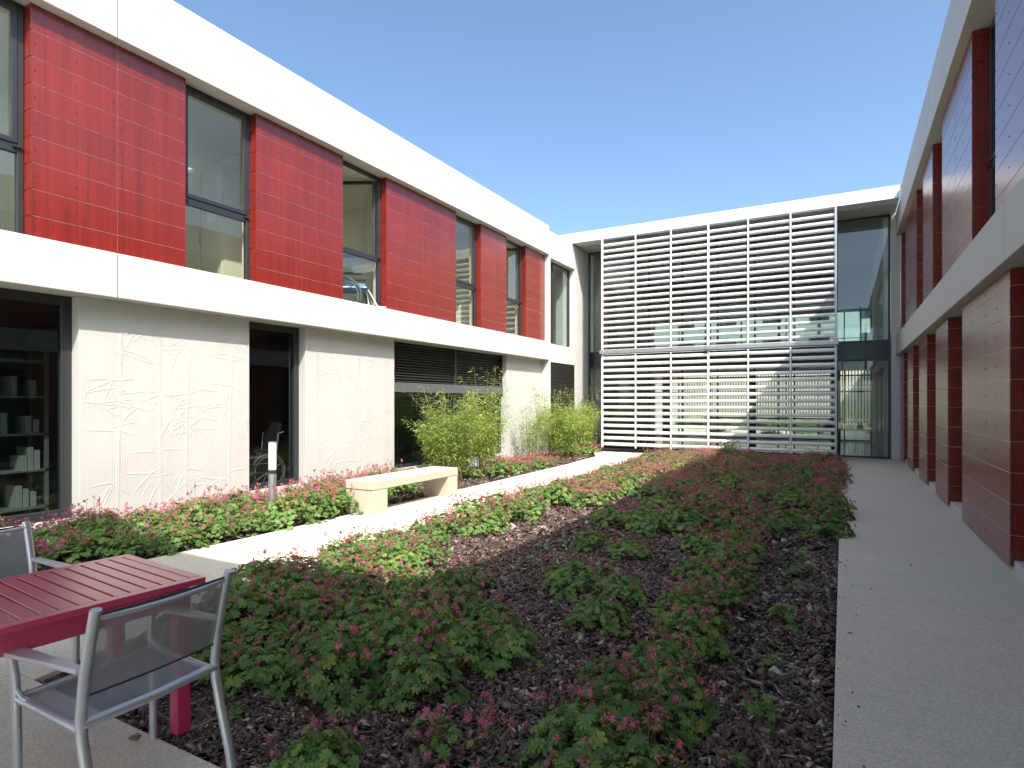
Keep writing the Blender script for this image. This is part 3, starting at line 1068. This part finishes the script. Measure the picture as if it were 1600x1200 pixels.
wheelchair("blue upholstered wheelchair parked inside the open upstairs window", (-8.62, 8.72, 3.30), R(215), 'blue_vinyl', 1.16)
wheelchair("dark wheelchair behind the tall ground floor window by the bollard light", (-8.85, 6.90, 0.10), R(80), 'cloth')
EB = thing("exercise_ball", "pale aqua exercise ball at the foot of the far upstairs window", "ball", (-8.42, 16.95, 3.30))
bm = bmesh.new()
bmesh.ops.create_uvsphere(bm, u_segments=24, v_segments=16, radius=.28)
bmesh.ops.translate(bm, vec=(0, 0, .28), verts=bm.verts)
me = bpy.data.meshes.new("ball_shell")
bm.to_mesh(me)
bm.free()
for p in me.polygons:
    p.use_smooth = True
me.materials.append(M['ball'])
link(bpy.data.objects.new("ball_shell", me), EB)
SH = thing("shelving_rack", "perforated steel shelving rack behind the left ground floor window", "shelf", (-9.15, 3.35, 0.10))
for x in (-.22, .22):
    for y in (-.55, .42):
        MB().box(x - .02, x + .02, y - .02, y + .02, 0, 2.15).build("upright", M['galv'], SH)
for z in (.15, .62, 1.08, 1.55, 2.0):
    MB().box(-.24, .24, -.57, .44, z, z + .025).build("shelf_board", M['galv'], SH)
fi = 0
for z, ys in ((.64, (-.45, -.38, -.2, .2, .27, .34)), (1.105, (-.5, -.42, 0.0, .25, .33)), (.175, (.15, .22, .3)), (1.575, (-.3, .1, .3))):
    for y in ys:
        h = .17 + .15 * ((fi * 37) % 10) / 10
        fl = MB().box(-.14, .18, y - .03, y + .03, z + .002, z + h).build("file_box", M['paper'], None, bevel=0.004)
        fl.location = (-9.15, 3.35, 0.10)
        fl["label"] = "white file box standing on the steel shelving rack behind the left window"
        fl["category"] = "file box"
        fl["group"] = "file boxes on the shelving rack"
        fi += 1


# ------------------------------------------------------------------ bark mulch
def chips(x0, x1, y0, y1, dens, size, zoff, keep=None):
    n = int((x1 - x0) * (y1 - y0) * dens)
    P = np.stack([rng.uniform(x0, x1, n), rng.uniform(y0, y1, n)], 1)
    if keep is not None:
        P = P[keep(P)]
    n = len(P)
    L = rng.uniform(.45, 1.0, n) ** 1.2 * size * rng.choice([.7, 1, 1, 1.2, 1.9], n)
    W = L * rng.uniform(.28, .62, n)
    T = rng.uniform(.10, .24, n) * W + .002
    base = np.array([[-1, -.6, -1], [.7, -1, -1], [1, .5, -1], [-.6, 1, -1], [-.9, -.5, 1], [.6, -.8, 1], [.9, .4, 1], [-.5, .8, 1]], float) * .5
    B = np.repeat(base[None], n, 0) * (1 + rng.normal(0, .22, (n, 8, 3)))
    B *= np.stack([L, W, T], 1)[:, None, :]
    yaw = rng.uniform(0, 2 * np.pi, n)
    pt, rl = rng.normal(0, .36, n), rng.normal(0, .48, n)
    ca, sa = np.cos(yaw), np.sin(yaw)
    cp, sp = np.cos(pt), np.sin(pt)
    cr, sr = np.cos(rl), np.sin(rl)
    Rm = np.empty((n, 3, 3))
    Rm[:, 0] = np.stack([ca * cp, ca * sp * sr - sa * cr, ca * sp * cr + sa * sr], 1)
    Rm[:, 1] = np.stack([sa * cp, sa * sp * sr + ca * cr, sa * sp * cr - ca * sr], 1)
    Rm[:, 2] = np.stack([-sp, cp * sr, cp * cr], 1)
    V = np.einsum('nij,nkj->nki', Rm, B)
    V[:, :, 0] += P[:, 0:1]
    V[:, :, 1] += P[:, 1:2]
    hump = .018 * np.sin(P[:, 0] * 3.1 + 1) * np.sin(P[:, 1] * 2.3) + .012 * np.sin(P[:, 0] * 7.7) * np.sin(P[:, 1] * 6.1 + 2)
    V[:, :, 2] += (zoff + hump + rng.uniform(0, .022, n))[:, None]
    q = np.array([[0, 3, 2, 1], [4, 5, 6, 7], [0, 1, 5, 4], [1, 2, 6, 5], [2, 3, 7, 6], [3, 0, 4, 7]])
    F = (np.arange(n)[:, None, None] * 8 + q[None]).reshape(-1, 4)
    return V.reshape(-1, 3), F


def mulch(parts):
    Vs, Fs, o = [], [], 0
    for V, F in parts:
        Vs.append(V)
        Fs.append(F + o)
        o += len(V)
    me = np_mesh("bark_mulch", np.concatenate(Vs), np.concatenate(Fs), M['bark'])
    ob = link(bpy.data.objects.new("bark_mulch", me))
    ob["kind"] = "stuff"
    return ob


mulch([chips(-4.56, -0.05, 1.67, 3.6, 4300, .048, -.042, lambda P: P[:, 0] > -3.86 - .165 * P[:, 1]),
       chips(-4.56, -0.05, 3.6, 6.5, 2100, .060, -.042, lambda P: P[:, 0] > np.maximum(-4.56, -3.93 - .135 * P[:, 1])),
       chips(-4.56, -0.05, 6.5, 11, 900, .085, -.040),
       chips(-4.75, -0.05, 11, 18.0, 420, .11, -.040),
       chips(-0.03, 0.09, 1.7, 12, 26, .030, .004),
       chips(-0.03, 0.6, 1.7, 12, 1.2, .028, .003),
       chips(-4.0, -1.5, 1.45, 1.66, 22, .032, .004)])
mulch([chips(-8.02, -6.16, 1.9, 9.0, 350, .08, -.045),
       chips(-8.02, -6.2, 9.0, 12.5, 1100, .075, -.04),
       chips(-8.02, -6.3, 12.5, 16.4, 600, .09, -.04),
       chips(-8.02, -6.7, 16.4, 18.2, 400, .10, -.04)])

def petals():
    n = 900
    P = np.stack([rng.uniform(-3.6, -.7, n), rng.uniform(1.8, 5.2, n)], 1)
    k = (np.sin(P[:, 0] * 2.7 + 1.3) * np.sin(P[:, 1] * 2.1 + .4) + rng.normal(0, .35, n)) > .25
    P = P[k]
    n = len(P)
    a = rng.uniform(0, 6.28, n)
    V = np.empty((n, 4, 3))
    for i in range(4):
        r_ = rng.uniform(.004, .0075, n)
        V[:, i, 0] = P[:, 0] + r_ * np.cos(a + i * 1.57)
        V[:, i, 1] = P[:, 1] + r_ * np.sin(a + i * 1.57)
        V[:, i, 2] = .004 + rng.uniform(-.003, .006, n)
    me = np_mesh("fallen_petals", V.reshape(-1, 3), np.arange(n * 4).reshape(-1, 4), M['petal'])
    o = link(bpy.data.objects.new("fallen_petals", me))
    o["kind"] = "stuff"


petals()
# ------------------------------------------------------------------ geraniums
def leaf_template():
    pts = [(0, 0, 0)]
    lobes = 7
    a0, a1 = R(-150), R(150)
    k = 0
    outl = []
    for i in range(lobes):
        t = a0 + (a1 - a0) * i / (lobes - 1)
        r_ = 1.0 if i in (2, 3, 4) else (0.92 if i in (1, 5) else .78)
        dt = (a1 - a0) / (lobes - 1)
        outl.append((r_ * .87, t - dt * .31, .02))
        outl.append((r_, t, -.10))
        outl.append((r_ * .87, t + dt * .31, .02))
        if i < lobes - 1:
            outl.append((.56, t + dt * .5, .10))
    for r_, t, z in outl:
        pts.append((r_ * math.cos(t), r_ * math.sin(t), z))
    tris = [(0, i, i + 1) for i in range(1, len(outl))]
    return np.array(pts) * .5, np.array(tris)


LV, LF = leaf_template()


def rot_from(nrm, yaw):
    """matrices with z axis = nrm and given spin"""
    n = len(nrm)
    z = nrm / np.linalg.norm(nrm, axis=1, keepdims=True)
    ref = np.stack([np.cos(yaw), np.sin(yaw), np.zeros(n)], 1)
    x = ref - z * np.sum(ref * z, 1, keepdims=True)
    x /= np.linalg.norm(x, axis=1, keepdims=True) + 1e-9
    y = np.cross(z, x)
    return np.stack([x, y, z], 2)


def place(tV, tF, pos, Rm, size):
    n = len(pos)
    V = np.einsum('nij,kj->nki', Rm, tV) * size[:, None, None] + pos[:, None, :]
    F = (np.arange(n)[:, None, None] * len(tV) + tF[None]).reshape(-1, tF.shape[1])
    return V.reshape(-1, 3), F


def geranium_variant(rad, hgt, nl, nf, lsize, seed):
    global rng
    r = np.random.default_rng(seed)
    # leaves over an uneven dome
    th = r.uniform(0, 2 * np.pi, nl)
    rr = np.sqrt(r.uniform(0, 1, nl)) * (1 + .16 * np.sin(th * 3 + seed) + .10 * np.sin(th * 5 + 2 * seed))
    layer = r.uniform(.45, 1.0, nl)
    layer[: int(nl * .55)] = r.uniform(.88, 1.05, int(nl * .55))
    dome = np.sqrt(np.clip(1 - (rr * .93) ** 2, 0.02, 1))
    px, py = rr * np.cos(th) * rad, rr * np.sin(th) * rad
    pz = hgt * dome * layer * (1 + .14 * np.sin(th * 4 + seed * 3)) + r.normal(0, .012, nl)
    pz = np.maximum(pz, .015)
    nrm = np.stack([np.cos(th) * rr * .75, np.sin(th) * rr * .75, np.full(nl, .75)], 1) + r.normal(0, .28, (nl, 3))
    nrm[:, 2] = np.abs(nrm[:, 2]) + .1
    pos = np.stack([px, py, pz], 1)
    yaw = th + r.normal(0, .6, nl)
    V, F = place(LV, LF, pos, rot_from(nrm, yaw), lsize * r.uniform(.55, 1.15, nl))
    fol = np_mesh("foliage", V, F, M['leaf'])
    # flower heads
    sv, sf = MB(), None
    pet = np.array([(0, 0, 0), (.45, -.22, .06), (.9, -.2, .0), (1.0, .1, -.05), (.7, .28, .0)])
    petf = np.array([(0, 1, 2), (0, 2, 3), (0, 3, 4)])
    PV, PF, CV, CF = [], [], [], []
    po = co = 0
    stalk = MB()
    for k in range(nf):
        t = r.uniform(0, 2 * np.pi)
        q = math.sqrt(r.uniform(0, 1)) * .98
        bx, by = q * math.cos(t) * rad, q * math.sin(t) * rad
        bz = hgt * math.sqrt(max(.05, 1 - (q * .9) ** 2))
        top = Vector((bx * 1.12 + r.normal(0, .02), by * 1.12 + r.normal(0, .02), bz + r.uniform(.02, .085) + (.07 if r.uniform() < .3 else 0)))
        b0 = Vector((bx * .75, by * .75, bz * .6))
        stalk.tube([b0, (b0 + top) / 2 + Vector((0, 0, .012)), top], [.0022, .002, .0016], 3)
        nfl = r.integers(3, 8)
        for j in range(nfl):
            d = Vector((r.normal(0, 1), r.normal(0, 1), r.normal(.25, .7))).normalized()
            c = top + d * r.uniform(.010, .030)
            # calyx / beak: slim spindle
            L = r.uniform(.020, .038)
            a = np.array([(0, .0, 0), (.35, .16, 0), (.35, -.08, .14), (.35, -.08, -.14), (1, 0, 0)]) * L
            ff = np.array([(0, 1, 2), (0, 2, 3), (0, 3, 1), (4, 2, 1), (4, 3, 2), (4, 1, 3)])
            zax = np.array([d[:]])
            Rm = rot_from(zax, np.array([r.uniform(0, 6.28)]))[0]
            Rm = np.stack([Rm[:, 2], Rm[:, 0], Rm[:, 1]], 1)
            CV.append(a @ Rm.T + np.array((top + d * .004)[:]))
            CF.append(ff + co)
            co += 5
            if r.uniform() < .42:
                sz = r.uniform(.011, .017)
                R2 = rot_from(zax, np.array([r.uniform(0, 6.28)]))[0]
                for m_ in range(5):
                    an = m_ * 2 * math.pi / 5
                    ca, sa = math.cos(an), math.sin(an)
                    pr = pet @ np.array([(ca, sa, 0), (-sa, ca, 0), (0, 0, 1)])
                    PV.append((pr * sz) @ R2.T + np.array(c[:]))
                    PF.append(petf + po)
                    po += 5
    SVv = np.array(stalk.v)
    SF = []
    for f in stalk.f:
        SF += [(f[0], f[i], f[i + 1]) for i in range(1, len(f) - 1)]
    SF = np.array(SF)
    Pv, Pf = np.concatenate(PV), np.concatenate(PF)
    Cv, Cf = np.concatenate(CV), np.concatenate(CF)
    me = np_mesh("blossoms", np.concatenate([Pv, Cv, SVv]), np.concatenate([Pf, Cf + len(Pv), SF + len(Pv) + len(Cv)]), M['petal'])
    me.materials.append(M['calyx'])
    me.materials.append(M['stalk'])
    me.polygons.foreach_set("material_index", np.concatenate([np.zeros(len(Pf)), np.ones(len(Cf)), np.full(len(SF), 2)]).astype(np.int32))
    return fol, me


VAR = {
    'hedge': [geranium_variant(.30, .28, 330, 24, .068, s) for s in (21, 22, 23)],
    'dense': [geranium_variant(.30, .27, 240, 27, .085, s) for s in (1, 2, 3)],
    'leafy': [geranium_variant(.30, .25, 240, 16, .095, s) for s in (4, 5)],
    'bloom': [geranium_variant(.30, .22, 190, 62, .075, s) for s in (6, 7, 8)],
    'seedling': [geranium_variant(.14, .13, 26, 2, .075, s) for s in (9, 10, 11)],
    'sparse': [geranium_variant(.22, .12, 26, 26, .065, s) for s in (12, 13)],
}
vi = 0


def geranium(kind, x, y, sc, label, group, zs=1.0):
    global vi
    vi += 1
    o = thing("geranium", label, "plant", (x, y, -.03), random.uniform(0, 6.28), group)
    s_ = sc * random.uniform(.80, 1.14)
    o.scale = (s_, s_, s_ * zs * random.uniform(.9, 1.12))
    for me in VAR[kind][vi % len(VAR[kind])]:
        if me:
            link(bpy.data.objects.new(me.name.split('.')[0], me), o)
    return o


# hedge along the left wall (shade at the near end)
G1 = "geraniums in the hedge along the left wall"
y = 2.15
while y < 9.0:
    for x in (-7.75, -7.3, -6.85, -6.42):
        if y < 3.3 and x > -6.7:
            xx = -6.85
            if y > 2.6:
                continue
        if y > 8.5 and x > -6.6:
            continue
        if abs(x + 6.95) < .25 and abs(y - 5.63) < .25:
            continue
        if 6.3 < y < 8.7 and x > -6.5:
            continue
        geranium('bloom' if x < -7.6 or random.random() < .12 else 'hedge', x + random.uniform(-.09, .09), y + random.uniform(-.12, .12), 1.08,
                 "pink geranium in the dense flowering hedge between the left wall and the path", G1)
    y += .46
G2 = "geraniums at the foot of the bamboo"
for x, y, k, s_ in [(-7.5, 9.2, 'bloom', .8), (-7.7, 10.6, 'bloom', .7), (-6.75, 10.55, 'seedling', 1.3), (-6.6, 11.2, 'dense', 1.0), (-6.7, 11.7, 'bloom', 1.1), (-7.1, 11.9, 'bloom', 1.1), (-7.3, 12.4, 'bloom', 1.1),
                    (-6.6, 12.3, 'bloom', 1.1), (-7.0, 12.9, 'bloom', 1.1), (-6.55, 13.0, 'bloom', 1.0), (-6.75, 13.6, 'bloom', 1.0), (-7.2, 13.5, 'bloom', 1.0),
                    (-6.65, 14.2, 'sparse', 1.2), (-7.1, 16.8, 'dense', .9), (-6.85, 16.3, 'seedling', 1.3), (-7.0, 17.3, 'dense', 1.0), (-7.25, 17.8, 'bloom', .9), (-6.95, 17.75, 'bloom', .8)]:
    geranium(k, x, y, s_, "low geranium in the mulch at the foot of the bamboo clumps", G2)
# sunlit strip along the right-hand edge of the left path
G3 = "geraniums spilling over the edge of the left path"
y = 3.3
while y < 17.6:
    for x in (-4.35, -3.95) + ((-3.6,) if y < 5.0 or y > 9.5 else ()):
        if 5.2 < y < 5.7 or 7.6 < y < 8.0 and x > -4.1:
            continue
        xx = x + random.uniform(-.08, .08) + (0 if y < 14 else -.15)
        geranium('leafy' if random.random() < .2 else ('hedge' if y > 4.2 and random.random() < .6 else 'dense'), xx, y + random.uniform(-.1, .1), .92 if y < 9 else .85,
                 "flowering geranium spilling over the bed edge beside the left path", G3)
    y += .47
# big mass at the front left of the bed
G4 = "geraniums massed at the near left of the bed"
for x, y in [(-3.98, 2.5), (-4.1, 2.95), (-3.62, 2.32), (-3.75, 2.8), (-3.3, 2.15), (-3.35, 2.6), (-3.4, 3.05), (-2.95, 2.3), (-2.9, 2.75), (-3.0, 3.2),
             (-2.5, 2.45), (-2.45, 2.9), (-2.55, 3.35), (-2.05, 2.65), (-2.1, 3.1), (-2.2, 3.6), (-1.85, 3.25), (-3.5, 3.5), (-3.05, 3.7),
             (-4.0, 3.3), (-2.7, 3.85), (-3.3, 4.15), (-2.9, 4.4)]:
    geranium('leafy' if (y < 2.8 or random.random() < .4) else 'dense', x, y, random.uniform(.80, .96),
             "large-leaved geranium in the dense mass nearest the chair", G4)
# row down the middle right of the bed
G5 = "geraniums in the long row towards the right path"
for x, y, s_ in [(-.92, 2.0, 1.0), (-1.22, 1.92, .85), (-.72, 2.32, 1.05), (-1.0, 2.45, .9), (-.95, 2.8, .95), (-.78, 3.1, .9), (-1.15, 3.15, .8), (-.95, 3.5, 1.0), (-.85, 3.9, 1.0), (-.98, 4.35, .95),
                 (-.95, 4.8, .95), (-.85, 5.3, 1.0), (-1.2, 5.5, .9), (-1.0, 5.9, 1.0), (-.9, 6.4, 1.05), (-1.3, 6.6, .95), (-1.0, 7.0, 1.05), (-1.2, 7.5, 1.1), (-.85, 7.7, 1.0)]:
    geranium('dense' if y > 2.6 else 'leafy', x, y, s_ * .86, "geranium in the long planted row leading towards the glazed door", G5)
# single plants between the rows
for x, y, s_, k, lb in [(-2.05, 4.75, .75, 'leafy', "lone leafy geranium in bare mulch just beyond the near mass"),
                        (-1.55, 4.1, .72, 'leafy', "leafy geranium clump left of the row, level with the shaded mulch"),
                        (-1.62, 4.75, .7, 'dense', "small rounded geranium left of the long row"),
                        (-2.45, 6.2, .8, 'leafy', "rounded green geranium on its own in the middle mulch"),
                        (-2.9, 5.9, .6, 'seedling', "tiny geranium beside the edge of the shadow"),
                        (-1.95, 6.0, .95, 'dense', "bushy geranium in the middle of the bed beside the row"),
                        (-2.2, 7.3, 1.0, 'dense', "dark green geranium mound halfway down the bed"),
                        (-1.75, 7.6, 1.0, 'dense', "wide geranium mound behind the middle clump"),
                        (-2.75, 7.6, .8, 'leafy', "small mid-green geranium near the shadow line"),
                        (-2.75, 2.0, .5, 'seedling', "small yellow-green seedling beside the chair leg"),
                        (-2.1, 2.02, .7, 'seedling', "small seedling in bare mulch at the front of the bed"),
                        (-1.75, 2.35, .8, 'seedling', "loose yellow-green seedling in front of the mass"),
                        (-1.95, 1.8, .8, 'leafy', "half-open geranium at the front edge of the bed"),
                        (-1.5, 1.85, .62, 'leafy', "compact geranium at the front centre of the bed"),
                        (-1.5, 2.25, .9, 'sparse', "sparse reddish geranium gone to seed in the front mulch"),
                        (-1.2, 2.75, .9, 'sparse', "thin red-stemmed geranium just left of the row"),
                        (-2.0, 5.3, .7, 'seedling', "small seedling between the lone clumps")]:
    geranium(k, x, y, s_, lb, "single geraniums in the open mulch")
G6 = "small geraniums in line beside the right path"
for x, y, s_ in [(-.42, 1.85, .9), (-.38, 2.18, 1.0), (-.55, 2.5, .7), (-.42, 2.75, .7), (-.38, 3.3, .8), (-.40, 4.0, .6), (-.36, 4.8, .9), (-.32, 5.6, .9), (-.34, 6.2, .8), (-.33, 6.9, 1.0),
                 (-.36, 7.7, 1.0), (-.34, 8.5, 1.3), (-.3, 9.3, 1.5), (-.36, 10.2, 1.6)]:
    geranium('seedling', x, y, s_, "small pale geranium seedling in the line beside the right path", G6)
# the far part of the bed is covered
G7 = "geraniums covering the far half of the bed"
y = 8.3
while y < 18.0:
    x = -3.35
    while x < -.2:
        dens = .58 if y < 10 else .86
        if x > -.75 and y < 10.5:
            dens = .25
        if random.random() < dens and not (-2.0 > x > -3.2 and 8.2 < y < 9.4 and random.random() < .6):
            geranium('bloom' if random.random() < (.42 if y < 11 else .60) else ('leafy' if random.random() < .6 else 'dense'), x + random.uniform(-.12, .12), y + random.uniform(-.12, .12), 1.0,
                     "reddish flowering geranium in the thick carpet below the louvres", G7)
        x += .52
    y += .52
SB = thing("shrub", "dark green shrub rising above the flowers in front of the louvres", "shrub", (-2.75, 17.3, -.03))


def shrub_meshes(rad, hgt, nl, ls, seed, material, stretch=2.4):
    r = np.random.default_rng(seed)
    d = r.normal(0, 1, (nl, 3))
    d /= np.linalg.norm(d, axis=1, keepdims=True)
    d[:, 2] = np.abs(d[:, 2])
    q = r.uniform(.35, 1.0, nl) ** .6 * (1 + .2 * np.sin(3 * np.arctan2(d[:, 1], d[:, 0]) + seed))
    pos = d * q[:, None] * np.array([rad, rad, hgt])
    pos[:, 2] += .04
    lv = np.array([(0, 0, 0), (.4, .2, .04), (1, 0, -.1), (.4, -.2, .04)]) * np.array([stretch / 2.4, .8, 1])
    lf = np.array([(0, 2, 1), (0, 3, 2)])
    V, F = place(lv, lf, pos, rot_from(d + r.normal(0, .5, (nl, 3)), r.uniform(0, 6.28, nl)), ls * r.uniform(.6, 1.2, nl))
    st = MB()
    for k in range(9):
        a = r.uniform(0, 6.28)
        e = r.uniform(.3, .7)
        st.tube([(0, 0, 0), (math.cos(a) * rad * e * .5, math.sin(a) * rad * e * .5, hgt * .5), (math.cos(a) * rad * e, math.sin(a) * rad * e, hgt * .85)], [.012, .008, .004], 5)
    return np_mesh("foliage", V, F, material), st


fm, st = shrub_meshes(.42, .55, 420, .11, 3, M['shrub'])
link(bpy.data.objects.new("foliage", fm), SB)
st.build("stems", M['stalk'], SB)
fm, st = shrub_meshes(.9, .8, 700, .2, 5, M['shrub'])
for i, (x, y, s_) in enumerate([(-11, 38.6, 1.2), (-9, 38.4, .9), (-7.2, 38.7, 1.1), (-5.4, 38.5, 1.0), (-3.4, 38.6, 1.15), (-1.8, 38.2, .9), (1.9, 34.5, .9), (1.9, 31.5, .8), (-1.6, 33.5, .9), (-3, 30.5, .7), (-5.5, 31, .7)]):
    o = thing("shrub", "rounded green shrub growing before the slatted fence beyond the link", "shrub", (x, y, -.16), i, "shrubs in the second courtyard")
    o.scale = (s_, s_, s_)
    link(bpy.data.objects.new("foliage", fm), o)
    st.build("stems", M['stalk'], o) if i == 0 else None

# ------------------------------------------------------------------ bamboo
def bamboo(label, x, y, rad, hgt, nculm, nleaf, seed, stray=0):
    r = np.random.default_rng(seed)
    o = thing("bamboo", label, "bamboo", (x, y, -.04), 0, None)
    cm = MB()
    pos, nrm, yaw = [], [], []
    for k in range(nculm):
        a = r.uniform(0, 6.28)
        b = np.array([math.cos(a), math.sin(a)]) * rad * .38 * math.sqrt(r.uniform())
        far = r.uniform() < .2
        H = hgt * r.uniform(.5, .76) if not far else hgt * r.uniform(.85, 1.0)
        out = np.array([math.cos(a), math.sin(a)]) * rad * r.uniform(.25, .95)
        pts = []
        for f in np.linspace(0, 1, 7):
            xy = b + (out - b * .4) * (f ** 1.9)
            pts.append((xy[0], xy[1], H * (f - .10 * f ** 3)))
        cm.tube(pts, [.0065 - .005 * i / 6 for i in range(7)], 4)
        nl = int(nleaf / nculm * (0.55 if far else 1.15))
        P = np.array(pts)
        for j in range(nl):
            f = r.uniform(.16, 1.0) ** (.9)
            i = min(5, int(f * 6))
            p = P[i] + (P[i + 1] - P[i]) * (f * 6 - i)
            tw = r.normal(0, 1, 3) * np.array([.10, .10, .055]) * (1.15 - .55 * f)
            pos.append(p + tw)
            dirv = math.atan2(tw[1], tw[0])
            nrm.append((r.normal(0, .5), r.normal(0, .5), .7))
            yaw.append(dirv + r.normal(0, .5))
    lv = np.array([(0, 0, 0), (.3, .085, .02), (.3, -.085, .02), (1, 0, -.28), (.65, .055, -.08), (.65, -.055, -.08)])
    lf = np.array([(0, 2, 1), (1, 2, 5), (1, 5, 4), (4, 5, 3)])
    pos, nrm, yaw = np.array(pos), np.array(nrm), np.array(yaw)
    pos[:, 2] = np.maximum(pos[:, 2], .05)
    V, F = place(lv, lf, pos, rot_from(nrm, yaw), r.uniform(.06, .125, len(pos)))
    link(bpy.data.objects.new("leaves", np_mesh("leaves", V, F, M['bamboo_leaf'])), o)
    cm.build("culms", M['culm'], o)
    return o


bamboo("broad bushy bamboo clump just beyond the bench, in front of the louvred window", -7.15, 10.1, .85, 2.2, 60, 11000, 1)
bamboo("taller bamboo clump with stems reaching the black louvres, right of the bushy one", -7.1, 11.45, .6, 2.75, 40, 5500, 2)
bamboo("yellow-green bamboo clump before the dark vent grille in the far corner", -7.2, 15.7, .9, 2.4, 54, 9500, 3)
bamboo("thin see-through bamboo standing against the white far left wall", -7.55, 14.55, .55, 2.25, 26, 1500, 4)
bamboo("dark bamboo beside the left end of the louvre screen", -7.25, 17.6, .6, 2.5, 40, 5000, 5)
